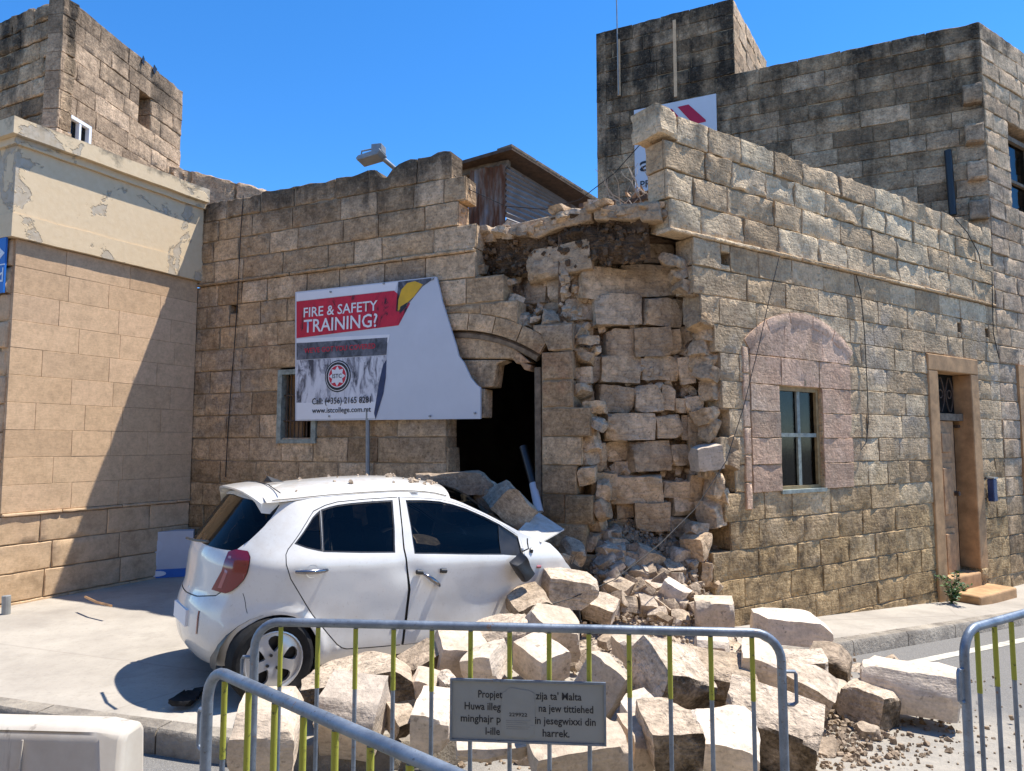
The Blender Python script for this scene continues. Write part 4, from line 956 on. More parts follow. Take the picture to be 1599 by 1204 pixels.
q0 = FS.hit(1000, 294, .066); q1 = FS.hit(1030, 290, .066); text(sb, 'PREV', FS, q0[0], q1[0] + .05, q0[1], M['ink'], .066, .14)

# ------------------------------------------------------------------ hoarding on the recess facade
PD = .075
def Lp(x, y, d=PD): return FL.hit(x, y, d)
brd = MB().prism(FL, [Lp(*q) for q in ((461, 456), (681, 432), (685, 447), (690, 470), (701, 505), (712, 540), (716, 556), (724, 566), (735, 590), (744, 601), (750, 605), (750, 654), (461, 657))], .045, PD).build('advertising_board', M['white'])
props(brd, 'torn advertising board for fire and safety training on the facade', 'billboard')
def pp(px, m, d, name='print'): return fpoly(FL, px, d, m, brd, name)
lim = [(681, 433), (662, 446), (640, 474), (622, 508), (610, 530), (604, 545), (603, 575), (600, 605), (590, 640), (586, 655)]    # edge of the peeled print
pp([(463, 471), (615, 454), (640, 474), (622, 508), (463, 528)], M['redphoto'], PD + .004)
pp([(463, 458), (621, 440), (617, 453), (463, 470)], M['paper'], PD + .004)
pp([(622, 440), (679, 433.5), (660, 447), (646, 464), (628, 487), (618, 486)], M['darkphoto'], PD + .004)
pp([(463, 529), (609, 522), (606, 535), (463, 535)], M['paper'], PD + .004)
pp([(463, 536), (605, 527), (603, 554), (463, 562)], M['darkphoto'], PD + .005)
pp([(463, 563), (603, 555), (603, 575), (600, 605), (594, 630), (586, 653), (463, 655)], M['photo'], PD + .004)
pp([(463, 629), (590, 627), (586, 653), (463, 655)], M['paper'], PD + .006)
pp([(603, 562), (602, 590), (598, 615), (590, 642), (586, 654), (584, 645), (592, 596), (598, 570)], M['navy'], PD + .008)
hel = [(621, 486), (622, 468), (627, 452), (636, 442), (648, 439), (660, 444), (646, 463), (630, 478)]
pp(hel, M['yellow'], PD + .008, 'helmet_print'); pp([(624, 487), (625, 479), (636, 472), (630, 482), (624, 490)], M['ink'], PD + .009)
def ltext(s, xa, xb, yb, capy, m, d):
    a = Lp(xa, yb, d); b = Lp(xb, yb, d); c = Lp(xa, capy, d); return text(brd, s, FL, a[0], b[0], a[1], m, d, c[1] - a[1])
ltext('FIRE & SAFETY', 474, 589, 495.5, 481, M['paper'], PD + .01)
ltext('TRAINING?', 474, 589, 519.5, 500, M['paper'], PD + .01)
ltext("WE'VE GOT YOU COVERED", 475, 586, 551.5, 544, M['red'], PD + .01)
ltext('Call: (+356) 2165 8281', 487, 579, 631.5, 622, M['ink'], PD + .01)
ltext('www.istcollege.com.mt', 487, 579, 645, 637, M['ink'], PD + .01)
cu_, cz_ = Lp(528, 587.5); rad = (Lp(548, 587)[0] - Lp(508, 587)[0]) / 2
def disc(r0, m, d, n=28): return MB().prism(FL, [(cu_ + r0 * math.cos(2 * math.pi * k / n), cz_ + r0 * math.sin(2 * math.pi * k / n)) for k in range(n)], d - .003, d).build('emblem', m, brd)
disc(rad, M['ink'], PD + .0085); disc(rad * .92, M['paper'], PD + .0105); disc(rad * .88, M['ink'], PD + .0125); disc(rad * .72, M['paper'], PD + .0145); disc(rad * .66, M['red'], PD + .0165)
MB().prism(FL, [(cu_ + rad * (.63 if k % 2 == 0 else .42) * math.cos(math.pi * k / 8 + math.pi / 8 * 0), cz_ + rad * (.63 if k % 2 == 0 else .42) * math.sin(math.pi * k / 8)) for k in range(16)], PD + .0155, PD + .0185).build('emblem_star', M['paper'], brd)
text(brd, 'ISTC', FL, cu_ - rad * .36, cu_ + rad * .36, cz_ - rad * .12, M['ink'], PD + .021, rad * .26)
for (x, y) in ((517, 456), (600, 443), (676, 436), (742, 645), (672, 650), (515, 650)): MB().tube([FL.p(*Lp(x, y), PD - .01), FL.p(*Lp(x, y), PD + .02)], .012, 8).build('screw', M['greymetal'], brd)

# ------------------------------------------------------------------ roof things
sh = empty('roof_shed', at(770, 360, 10.2), label='rusty corrugated iron shed with sloping roof on top of the house', cat='shed')
FX = Frame(at(706, 360, 9.6), DL); zs0 = 4.1
def corr(F, u0, u1, z0, z1, m, name, per=.076, amp=.016, horiz=False, zt=None):
    n = int((u1 - u0 if not horiz else z1 - z0) / per * 6); vs = []; fs = []
    for k in range(n + 1):
        s = k / n; d = amp * math.cos((s * n / 6) * 2 * math.pi)
        if horiz:
            z = z0 + (z1 - z0) * s
            vs += [F.p(u0, z, d), F.p(u1, z if not zt else min(z, zt), d)]
        else:
            u = u0 + (u1 - u0) * s; vs += [F.p(u, z0, d), F.p(u, z1 + .02 * noise.noise(Vector((u * 7, 0, 0))), d)]
        if k: a = 2 * k; fs.append((a - 2, a, a + 1, a - 1))
    o = link(name, mesh(name, vs, fs), m, sh, smooth=60); return o
e0, e1, e2 = FX.hit(735, 300), FX.hit(790, 300), FX.hit(706, 300)
ztop = FX.hit(760, 262)[1]
corr(FX, e0[0], e1[0], zs0, ztop, M['rust'], 'front_sheet')
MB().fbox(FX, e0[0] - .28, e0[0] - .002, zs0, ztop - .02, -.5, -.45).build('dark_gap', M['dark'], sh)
MB().fbox(FX, e0[0] - .03, e0[0] + .03, zs0, ztop, -.08, -.02).build('post', M['wood'], sh)
MB().fbox(FX, e2[0] - .05, e1[0] + .02, ztop - .03, ztop + .07, -.1, -.03).build('beam', M['wood'], sh)
sd = Vector((.62, .78, 0)).normalized(); FY = Frame(FX.p(e1[0], 0), sd)
corr(FY, 0, 3.2, zs0, ztop, M['tin'], 'side_sheet', horiz=True, zt=ztop - .25)
cr_ = [FX.p(e2[0] - .1, ztop + .075, .14), FX.p(e1[0] + .16, ztop + .16, .16), FY.p(3.3, ztop - .08, .22), FX.p(e2[0] - .1, ztop + .0, -2.5)]
mb = MB(); mb.hexa([p - Vector((0, 0, .045)) for p in cr_] + cr_); mb.build('roof_sheet', M['iron'], sh)
for k in range(6):
    a = cr_[1].lerp(cr_[2], k / 6); b = cr_[1].lerp(cr_[2], (k + .95) / 6); n2 = Vector((0, 0, .03))
    mb = MB(); mb.hexa([a - n2, b - n2, b - n2 - FY.n * .25, a - n2 - FY.n * .25, a + n2, b + n2, b + n2 - FY.n * .25, a + n2 - FY.n * .25]); mb.build('roof_board', M['wood'], sh)
# flood lamp on its arm
lp = empty('street_lamp', at(612, 258, 8.9), label='grey street lamp head on a bracket above the stone parapet', cat='lamp')
b0 = at(622, 268, 8.9); b1 = at(596, 246, 8.7)
MB().tube([b0 - Vector((-.15, 0, .5)), b0, b1], .03, 8).build('arm', M['greymetal'], lp, 50)
c = at(583, 244, 8.65); hd = MB()
ax = Vector((.97, -.2, 0)); ay = Vector((.2, .97, 0)); az = Vector((0, 0, 1))
prof = [(-.19, -.055), (-.17, -.085), (.10, -.03), (.14, .02), (.13, .05), (-.16, -.02)]
vs = [c + ax * x + az * z + ay * s * .12 for s in (-1, 1) for x, z in prof]; n = len(prof)
hd.add(vs, [tuple(range(n)), tuple(n + i for i in reversed(range(n)))] + [(i, i + n, (i + 1) % n + n, (i + 1) % n) for i in range(n)]); bevel(hd.build('lamp_head', M['greymetal'], lp), .01)
MB().tube([c + ax * -.17 + az * -.03, c + ax * -.16 + az * .08, c + ax * .02 + az * .10], .012, 6).build('bracket', M['greymetal'], lp, 60)
bx_ = MB(); bx_.hexa([c + ax * x + ay * y + az * z for z in (.03, .13) for x, y in ((0, -.08), (.14, -.08), (.14, .08), (0, .08))]); bevel(bx_.build('gear_box', M['greymetal'], lp), .01)
# dry weeds on the broken roof edge
wd = empty('dry_weeds', FRo.p(5.9, 4.1), label='dry leafless weeds growing on the broken roof edge', cat='weeds')
r_ = random.Random(8)
for k in range(16):
    b = at(r_.uniform(960, 1020), r_.uniform(318, 326), 7.35); pts = [b]; d = Vector((r_.uniform(-1, .8), r_.uniform(-.3, .3), r_.uniform(.4, 1.3))).normalized()
    for i in range(6): d = (d + Vector((r_.uniform(-.4, .4), r_.uniform(-.3, .3), r_.uniform(-.3, .2)))).normalized(); pts.append(pts[-1] + d * r_.uniform(.04, .13))
    MB().tube(pts, [.005 * (1 - i / 8) + .0012 for i in range(7)], 4).build('twig', M['twig'], wd)
for k in range(26):
    b = at(r_.uniform(975, 1012), r_.uniform(296, 322), 7.4); a = Vector((r_.uniform(-1, 1), r_.uniform(-1, 1), r_.uniform(-.4, 1))) * .05; bb = Vector((r_.uniform(-1, 1), r_.uniform(-1, 1), r_.uniform(-1, 1))) * .03
    MB().add([b, b + a + bb, b + a * 1.6, b + a - bb], [(0, 1, 2, 3)]).build('dry_leaf', M['doorwood'], wd)
for k, (xa, ya, xb, yb) in enumerate(((905, 322, 960, 316), (975, 318, 1012, 308), (1000, 300, 1026, 314))):
    a, b = at(xa, ya, 7.5), at(xb, yb, 7.3); MB().tube([a, b], .03, 4).build('rusty_scrap', M['iron'], wd)
# ---- cables on the walls
def cable(name, pts, rad, label, sag=None):
    o = MB().tube(pts, rad, 5).build(name, M['cable'], None, 60); props(o, label, 'cable'); return o
cable('wall_cable', [FL.p(*FL.hit(x, y, .02), .02) for x, y in ((380, 305), (376, 360), (373, 420), (370, 480), (366, 540), (361, 600), (356, 670), (352, 745))], .006, 'thin dark cable running down the facade near the recess corner')
cable('hanging_cable', [FR.p(*FR.hit(x, y, .03), .03) for x, y in ((1337, 430), (1344, 455), (1350, 520), (1354, 600), (1356, 660), (1353, 690), (1345, 702))], .006, 'loose dark cable hanging down between arched window and street door')
cable('dangling_cable', [FR.p(*FR.hit(1217, 400, .05), .05), FR.p(*FR.hit(1205, 450, .06), .06), FR.p(*FR.hit(1185, 540, .08), .08), FR.p(*FR.hit(1160, 640, .1), .1), FR.p(*FR.hit(1134, 720, .12), .12), at(1085, 795, 7.0), at(1030, 850, 6.5), at(960, 905, 6.15), at(890, 935, 5.9), at(845, 948, 5.7)], .0045, 'long black cable dangling across the broken corner down to the rubble')
cable('roof_cable', [at(703, 268, 7.9), at(735, 297, 7.8), at(790, 322, 7.7), at(850, 327, 7.6), at(905, 312, 7.5), at(960, 270, 7.5), at(1000, 225, 7.4)], .005, 'thin pale cable sagging across the gap in the roof line')
cable('parapet_cable', [FR.p(*FR.hit(x, y, .04), .04) for x, y in ((1490, 340), (1510, 362), (1528, 395), (1533, 420), (1549, 425), (1551, 520), (1560, 560))], .007, 'black cable crossing the parapet beside the tall house')
# ---- leaning painted post in the doorway
ps = empty('leaning_post', at(835, 800, 7.3), label='black and white post leaning in the dark doorway', cat='post')
a, b, c = at(817, 697, 7.6), at(833, 755, 7.45), at(842, 800, 7.3)
MB().tube([a, b], .045, 8).build('post_top', M['black'], ps, 50); MB().tube([b, c], .046, 8).build('post_bottom', M['white'], ps, 50)
# ---- cardboard box
BO = Frame(at(218, 900, 9.0) * 1, (.88, .32)); bz = ground_z(BO.o.x, BO.o.y)
ctn = MB().fbox(BO, 0, .60, bz + .002, bz + .58, -.2, 0).build('cardboard_box', M['carton']); props(ctn, 'flat white cardboard box with blue foot leaning at the recess wall', 'box')
MB().fbox(BO, .0, .60, bz + .004, bz + .11, .001, .004).build('blue_print', M['cartonblue'], ctn); MB().fbox(BO, -.004, -.001, bz + .004, bz + .11, -.2, 0).build('blue_print', M['cartonblue'], ctn)
MB().prism(BO, [(.2 + .1 * math.cos(k * .4), bz + .058 + .035 * math.sin(k * .4)) for k in range(16)], .004, .007).build('oval_print', M['paper'], ctn)
MB().prism(BO, [(.18 + .07 * math.cos(k * .4), bz + .40 + .07 * math.sin(k * .4)) for k in range(16)], .001, .004).build('fan_print', M['white'], ctn); MB().fbox(BO, .165, .195, bz + .16, bz + .33, .001, .004).build('fan_print', M['white'], ctn)
bevel(MB().tube([at(10, 958, 7.2) - Vector((0, 0, .1)), at(10, 930, 7.2)], .04, 10).build('bollard_stub', M['greymetal']), .005); props(bpy.data.objects['bollard_stub'], 'short grey pipe stub at the foot of the pale house corner', 'pipe')
st_ = MB().tube([at(133, 932, 7.3), at(150, 940, 7.1), at(174, 946, 6.95)], .012, 5).build('brown_stick', M['doorwood']); props(st_, 'small brown stick lying on the pale pavement', 'stick')
# ---- shrub by the street door
sp = empty('street_plant', FR.p(5.2, -.5, .1), label='small green weed growing beside the street door step', cat='plant'); r_ = random.Random(3)
bs = FR.p(5.25, ground_z(*FR.p(5.25, 0, .1).xy), .12)
for k in range(9):
    pts = [bs]; d = Vector((r_.uniform(-.6, .6), r_.uniform(-.6, .4), 1)).normalized()
    for i in range(4): d = (d + Vector((r_.uniform(-.3, .3), r_.uniform(-.3, .3), -.05))).normalized(); pts.append(pts[-1] + d * .11)
    MB().tube(pts, .004, 4).build('stem', M['twig'], sp)
    for i in range(1, 5):
        for q in range(7):
            a = Vector((r_.uniform(-1, 1), r_.uniform(-1, 1), r_.uniform(-.3, .6))).normalized() * r_.uniform(.05, .085); b = a.cross(Vector((r_.uniform(-1, 1), r_.uniform(-1, 1), 1))).normalized() * .018
            p = pts[i] + (pts[i - 1] - pts[i]) * r_.random(); MB().add([p, p + a * .5 + b, p + a, p + a * .5 - b], [(0, 1, 2, 3)]).build('leaf', M['leaf'], sp)

# ------------------------------------------------------------------ the crushed car
CARO = Vector((-2.46, 5.085)); CARH = R(54.5)
car = empty('parked_car', (CARO.x, CARO.y, 0), label='white five-door hatchback with its front crushed under fallen stone blocks', cat='car')
car.rotation_euler = (0, 0, math.pi / 2 - CARH)
car.rotation_mode = 'XYZ'
CM = Matrix.Translation((CARO.x, CARO.y, 0)) @ Matrix.Rotation(math.pi / 2 - CARH, 4, 'Z') @ Matrix.Translation((.53, 0, .0)) @ Matrix.Rotation(.045, 4, 'Y') @ Matrix.Translation((-.53, 0, 0))
def lerp_tab(tab, x):
    if x <= tab[0][0]: return tab[0][1]
    for (a, b), (c, d) in zip(tab, tab[1:]):
        if x <= c: return b + (d - b) * (x - a) / (c - a)
    return tab[-1][1]
def smooth_tab(tab, x, w=.012): return sum(lerp_tab(tab, x + w * k) for k in (-2, -1, 0, 1, 2)) / 5
WT = [(.10, .66), (.17, .715), (.24, .755), (.30, .772), (.42, .768), (.55, .772), (.70, .784), (.82, .793), (.885, .797), (.905, .792), (.95, .770), (1.0, .745), (1.30, .606), (1.38, .555), (1.45, .49)]
XR = [(.15, .24), (.2, .18), (.28, .12), (.38, .09), (.52, .09), (.60, .105), (.66, .135), (.75, .14), (.90, .15), (.97, .17), (1.30, .38), (1.36, .42), (1.45, .48)]
NSE = 2.5; XS = .78; TR = -.72
_tab = []
def _mk():
    pts = []; n = 400
    for k in range(n + 1):
        th = math.pi / 2 * k / n; pts.append((th, .73 * math.sin(th) ** (2 / NSE), .78 * math.cos(th) ** (2 / NSE)))
    L = [0]
    for a, b in zip(pts, pts[1:]): L.append(L[-1] + math.hypot(b[1] - a[1], b[2] - a[2]))
    for (th, _, _), l in zip(pts, L): _tab.append((l / L[-1], th))
    return L[-1]
TR = XS - _mk()
def halfw(x, z):
    zc = -.022 * (x - .4)
    w = smooth_tab(WT, z - zc if z < 1.0 else z - zc * max(0, 1 - (z - 1.0) / .1))
    if x > 2.55: w *= 1 - .13 * ((x - 2.55) / .95) ** 2
    for ax_ in (.53, 2.93):                       # wheel arch lip
        r_ = math.hypot(x - ax_, z - .25); w += .016 * math.exp(-((r_ - .335) / .03) ** 2) if z > .2 else 0
    return w
def S(t, z):
    """point on the right half of the body: t runs round the rear corner, then is x along the side"""
    if t >= XS: return Vector((t, -halfw(t, z), z))
    k = (XS - t) / (XS - TR); th = lerp_tab(_tab, min(1, k)); xr = smooth_tab(XR, z); w = halfw(XS, z)
    x = XS - (XS - xr) * math.sin(th) ** (2 / NSE); y = w * max(0, math.cos(th)) ** (2 / NSE)
    if .2 < z < .62:                               # wheel arch lip
        r_ = math.hypot(x - .53, z - .25); y += .016 * math.exp(-((r_ - .335) / .03) ** 2)
    return Vector((x, -y, z))
def Sn(t, z, e=.004):
    a = S(t + e, z) - S(t - e, z); b = S(t, z + e) - S(t, z - e); return a.cross(b).normalized()
ROOF = [(.30, 1.285), (.54, 1.297), (.884, 1.331), (1.194, 1.353), (1.467, 1.367), (1.65, 1.366), (1.80, 1.352), (1.92, 1.325), (2.04, 1.285), (2.25, 1.195), (2.39, 1.128), (2.58, 1.035), (2.72, .985), (2.86, .955), (2.94, .885), (3.04, .79), (3.2, .705), (3.35, .66)]
def circ(cx_, cz_, r, a0, a1, n): return [(cx_ + r * math.cos(R(a0 + (a1 - a0) * k / n)), cz_ + r * math.sin(R(a0 + (a1 - a0) * k / n))) for k in range(n + 1)]
# outline of the right side in (t, z)
out = [(TR, .19), (-.3, .19), (0.05, .20), (.19, .22)] + circ(.53, .25, .315, 185, -8, 22) + [(.86, .19), (1.2, .195), (1.6, .20), (2.0, .20), (2.4, .20), (2.58, .20)] + circ(2.93, .25, .315, 188, 10, 16) + [(3.26, .32), (3.33, .5), (3.35, .66)]
top = [(x, smooth_tab(ROOF, x, .02)) for x in [3.2, 3.04, 2.94, 2.86, 2.72, 2.58, 2.48, 2.39, 2.32, 2.25, 2.15, 2.04, 1.98, 1.92, 1.86, 1.8, 1.72, 1.65, 1.56, 1.467, 1.33, 1.194, 1.04, .884, .7, .54, .42, .3]] + [(.1, 1.30), (-.2, 1.33), (TR, 1.345)]
OUT = out + top
G_R = [(.848, 1.235), (.905, 1.252), (.964, 1.264), (1.07, 1.277), (1.183, 1.286), (1.30, 1.293), (1.4, 1.297), (1.385, 1.12), (1.367, .945), (1.1, .955), (.835, .972)]
G_Q = [(.612, 1.026), (.70, 1.117), (.77, 1.182), (.822, 1.220), (.812, .977), (.70, 1.0)]
G_F = [(1.532, 1.294), (1.68, 1.294), (1.814, 1.285), (1.93, 1.262), (2.047, 1.229), (2.21, 1.165), (2.340, 1.105), (2.318, .890), (2.0, .905), (1.7, .922), (1.545, .929)]
MT = [(2.356, 1.100), (2.44, 1.052), (2.515, 1.008), (2.520, .868), (2.332, .886)]
def grow(poly, d):
    n = len(poly); res = []
    A = sum(poly[i][0] * poly[(i + 1) % n][1] - poly[(i + 1) % n][0] * poly[i][1] for i in range(n)); sg = 1 if A > 0 else -1
    for i in range(n):
        p0, p1, p2 = Vector(poly[i - 1]), Vector(poly[i]), Vector(poly[(i + 1) % n]); e1 = (p1 - p0).normalized(); e2 = (p2 - p1).normalized()
        n1 = Vector((e1.y, -e1.x)) * sg; n2 = Vector((e2.y, -e2.x)) * sg; m_ = (n1 + n2); m_ = m_ / max(.35, m_.length_squared / 2) if m_.length > .01 else n1
        res.append(tuple(p1 + m_ * d))
    return res
def strip(pl, w):
    L_, R_ = [], []
    for i, p in enumerate(pl):
        a = Vector(pl[max(i - 1, 0)]); b = Vector(pl[min(i + 1, len(pl) - 1)]); d = (b - a).normalized(); nn = Vector((-d.y, d.x)) * (w[i] if isinstance(w, list) else w)
        L_.append(tuple(Vector(p) + nn)); R_.append(tuple(Vector(p) - nn))
    return L_ + R_[::-1]
RD = [(.576, 1.022), (.545, .985), (.532, .954), (.536, .892), (.578, .797), (.675, .671), (.775, .543), (.89, .41), (.964, .328), (1.0, .302), (1.037, .289), (1.2, .278), (1.453, .268)]
FRM = [(.576, 1.022), (.671, 1.132), (.73, 1.19), (.782, 1.233), (.874, 1.273), (.967, 1.296), (1.185, 1.315), (1.458, 1.330)]
BG = [(1.468, 1.330), (1.455, 1.1), (1.452, .956), (1.478, .80), (1.496, .663), (1.488, .461), (1.470, .268)]
FDT = [(1.468, 1.330), (1.68, 1.322), (1.83, 1.312), (1.95, 1.288), (2.06, 1.252), (2.22, 1.188), (2.36, 1.122), (2.53, 1.02)]
FDF = [(2.545, .99), (2.552, .9), (2.555, .807), (2.560, .651), (2.548, .55), (2.535, .473), (2.515, .367), (2.49, .29), (2.46, .266)]
FDB = [(1.470, .268), (1.9, .262), (2.46, .266)]
TL = [(x - .075, z) for x, z in [(.155, .955), (.225, .974), (.318, .968), (.343, .935), (.345, .90), (.335, .83), (.315, .785), (.276, .741), (.235, .71), (.19, .691), (.05, .70), (.085, .76), (.125, .83), (.14, .90)]]
BMP = [(.245, .700), (.28, .64), (.315, .575)]
RG = [(TR, .975), (-.3, .972), (.0, .965), (.13, .965), (.22, 1.04), (.30, 1.13), (.36, 1.215), (.39, 1.27), (.36, 1.285), (.1, 1.292), (-.3, 1.31), (TR, 1.315)]
TGL = [(.085, .71), (.02, .665), (-.2, .63), (TR, .62)]
regions = [('glass_r', G_R), ('glass_q', G_Q), ('glass_f', G_F), ('tri', MT), ('trim', grow(G_R, .011)), ('trim', grow(G_Q, .011)), ('trim', grow(G_F, .012)), ('trim', grow(MT, .008)),
           ('gap', strip(RD, .0036)), ('gap', strip(FRM, .0032)), ('gap', strip(BG, [.004, .004, .005, .006, .010, .009, .008])), ('gap', strip(FDT, .0032)), ('gap', strip(FDF, .0034)), ('gap', strip(FDB, .003)),
           ('tail', TL), ('gap', strip(BMP, .0022)), ('gap', strip(TGL, .004)), ('rear_glass', RG), ('gap', strip([(.95, .2), (.955, .2)], .001)),
           ('reflector', [(-.1, .40), (-.085, .40), (-.085, .55), (-.1, .55)]),
           ('door_r', [p for p in RD] + [(1.46, .27), (1.48, .46), (1.487, .663), (1.47, .8), (1.448, .956), (1.452, 1.1), (1.458, 1.33)] + FRM[::-1]),
           ('door_f', [BG[0]] + FDT[1:] + FDF + [(1.9, .262)] + BG[::-1])]
def densify(poly, step=.03, close=True):
    res = []; n = len(poly)
    for i in range(n if close else n - 1):
        a, b = Vector(poly[i]), Vector(poly[(i + 1) % n]); k = max(1, int((b - a).length / step))
        for j in range(k): res.append(a.lerp(b, j / k))
    return res
pv, pe = [], []
def add_loop(poly):
    d = densify(poly); k = len(pv); pv.extend(d); pe.extend([(k + i, k + (i + 1) % len(d)) for i in range(len(d))])
add_loop(OUT)
for _, p in regions: add_loop(p)
g = .034; x = TR
while x < 3.4:
    z = .18
    while z < 1.4:
        if in_poly((x, z), OUT): pv.append(Vector((x + rng.uniform(-.002, .002), z + rng.uniform(-.002, .002))))
        z += g
    x += g
cdt = delaunay_2d_cdt(pv, pe, [], 0, 1e-5); CV, CF = cdt[0], cdt[2]
cls = {}
for f in CF:
    c = (CV[f[0]] + CV[f[1]] + CV[f[2]]) / 3
    if not in_poly(c, OUT): continue
    k = 'body'
    for nme, p in regions:
        if in_poly(c, p): k = nme; break
    cls.setdefault(k, []).append(f)
def crush(p, side=1):                              # the nose is pushed in and buckled
    k = sstep(2.72, 3.3, p.x)
    if k > 0:
        q = p * 4.2; p = p + Vector((noise.noise(q) * .05 - .07 * k, noise.noise(q + Vector((5, 0, 0))) * .045, noise.noise(q + Vector((0, 5, 0))) * .04 - .04 * k)) * k
    q = Vector((p.x * 2.3, p.z * 2.6, 1.7 * side)); dn_ = math.exp(-((p.x - 1.47) / .12) ** 2 - ((p.z - .83) / .10) ** 2) * .022 + math.exp(-((p.x - 2.2) / .3) ** 2 - ((p.z - .55) / .16) ** 2) * .014
    p = p + Vector((0, noise.noise(q) * .005 + noise.noise(q * 3) * .0012 + (dn_ if p.y < 0 else 0), 0))
    return p
def car_piece(name, keys, m, parent, side=1, inset=0.0, recess=None):
    faces = [f for k in keys for f in cls.get(k, [])]; ids = sorted({i for f in faces for i in f}); mp = {i: n for n, i in enumerate(ids)}
    vs = []
    for i in ids:
        tt, z = CV[i]; p = S(tt, z)
        if inset: p = p - Sn(tt, z) * inset
        p = crush(p)
        if side < 0: p = Vector((p.x, -p.y, p.z))
        vs.append(CM @ p)
    fs = [tuple(mp[i] for i in (f if side > 0 else f[::-1])) for f in faces]
    me = mesh(name, vs, fs); o = link(name, me, m, parent)
    me.polygons.foreach_set('use_smooth', [True] * len(me.polygons)); return o
for side in (1, -1):
    bd = car_piece('body_side', ['body'], M['paint'], car, side)
    car_piece('panel_gap', ['gap'], M['black'], bd, side, .006)
    d_r = car_piece('rear_door', ['door_r'], M['paint'], car, side, -.001 if side > 0 else 0)
    car_piece('window_glass', ['glass_r'], M['glass'], d_r, side, .008); car_piece('quarter_glass', ['glass_q'], M['glass'], d_r, side, .008); car_piece('window_trim', ['trim'], M['black'], d_r, side, .002)
    d_f = car_piece('front_door', ['door_f'], M['paint'], car, side, -.006 if side > 0 else 0)
    car_piece('window_glass', ['glass_f'], M['glass'], d_f, side, .008); car_piece('mirror_base', ['tri'], M['black'], d_f, side, .004)
    tl = car_piece('tail_light', ['tail'], M['lens'], car, side, -.012)
    if side > 0: DRR, DFR = d_r, d_f
rg = car_piece('rear_window', ['rear_glass'], M['glass'], car, 1, .004); car_piece('rear_window', ['rear_glass'], M['glass'], car, -1, .004)
car_piece('reflector', ['reflector'], M['lens'], car, 1, -.004); car_piece('reflector', ['reflector'], M['lens'], car, -1, -.004)
# clear strip in the lamp
cl_ = MB(); pts_ = [(.128, .80), (.15, .89), (.165, .93)]
# roof, windscreen and bonnet as one spanned surface
xs_ = [.36 + .06 * k for k in range(50)]; NY = 18
def roof_pt(x, s):
    ze = smooth_tab(ROOF, x, .02); w = halfw(x, ze) - .004; h = lerp_tab([(.3, .06), (.6, .085), (1.2, .108), (1.8, .112), (2.1, .12), (2.6, .13), (2.8, .09), (3.3, .05)], x)
    y = w * s; z = ze - .002 + h * (1 - abs(s) ** 2.4) ** .8
    xo = x + (.22 * (1 - s * s) * sstep(1.75, 2.15, x) * (1 - sstep(2.7, 3.1, x)))
    p = Vector((xo, y, z)); p = crush(p)
    if 1.9 < x: k = sstep(1.95, 2.5, x); p.z -= k * (.10 + .07 * noise.noise(Vector((x * 3, y * 3, 4)))) * (1 - abs(s) ** 6)
    return CM @ p
def span(name, xa, xb, m, parent):
    X = [x for x in xs_ if xa < x < xb]; X = [xa] + X + [xb]; vs = [roof_pt(x, -1 + 2 * j / NY) for x in X for j in range(NY + 1)]
    fs = [(i * (NY + 1) + j, i * (NY + 1) + j + 1, (i + 1) * (NY + 1) + j + 1, (i + 1) * (NY + 1) + j)[::-1] for i in range(len(X) - 1) for j in range(NY)]
    me = mesh(name, vs, fs); o = link(name, me, m, parent); me.polygons.foreach_set('use_smooth', [True] * len(me.polygons)); return o
rf = span('roof', .46, 1.93, M['paint'], car); span('windscreen', 1.935, 2.66, M['glass'], car); span('bonnet', 2.665, 3.28, M['paint'], car)
# spoiler lip over the rear window
vs = []; fs = []; NS = 16
for j in range(NS + 1):
    s = -1 + 2 * j / NS; a = abs(s); y = .562 * s
    zt = 1.402 - .09 * a ** 3; xb = .56; xe = .335 + .10 * a ** 2.4
    dr_ = .0 if a < .80 else ((a - .80) / .20) ** 1.5 * .05
    vs += [CM @ Vector(q) for q in ((xb, y, zt + .006), ((xb + xe) / 2, y * 1.0, zt + .004 - .012), (xe, y, zt - .030), (xe + .006, y, zt - .044 - dr_), (xe + .10, y * .99, zt - .056 - dr_), (xb, y * .985, zt - .06 - dr_ * .3))]
n = 6
for j in range(NS):
    for k in range(n): a = j * n + k; b = j * n + (k + 1) % n; fs.append((a, b, b + n, a + n))
fs += [tuple(range(n))[::-1], tuple(NS * n + k for k in range(n))]
link('spoiler', mesh('spoiler', vs, fs), M['paint'], car, smooth=35)
MB().tube([CM @ Vector(q) for q in ((.565, -.55, 1.356), (.55, -.3, 1.404), (.545, 0, 1.413), (.55, .3, 1.404), (.565, .55, 1.356))], .004, 5).build('roof_seam', M['black'], rf)
MB().tube([CM @ Vector((x, -halfw(x, smooth_tab(ROOF, x, .02)) + .012, smooth_tab(ROOF, x, .02) + .012)) for x in [.5 + .1 * k for k in range(15)]], .004, 5).build('roof_seam', M['black'], rf)
# fin aerial
fv = [(0.0, 0, 0), (.10, .018, 0), (.16, 0, 0), (.10, -.018, 0), (.135, 0, .045), (.15, 0, .02)]
fb = CM @ Vector((.62, -.05, 1.405))
o = MB().add([CM @ (Vector((.60, -.02, 1.412)) + Vector((.16 - x, y, z))) for x, y, z in fv], [(0, 1, 4), (0, 4, 3), (1, 2, 5), (1, 5, 4), (3, 4, 5), (3, 5, 2), (0, 3, 2, 1)]).build('roof_fin', M['black'], rf)
MB().tube([CM @ Vector((.63, -.02, 1.44)), CM @ Vector((.60, .03, 1.52))], .004, 5).build('aerial_stub', M['iron'], rf)
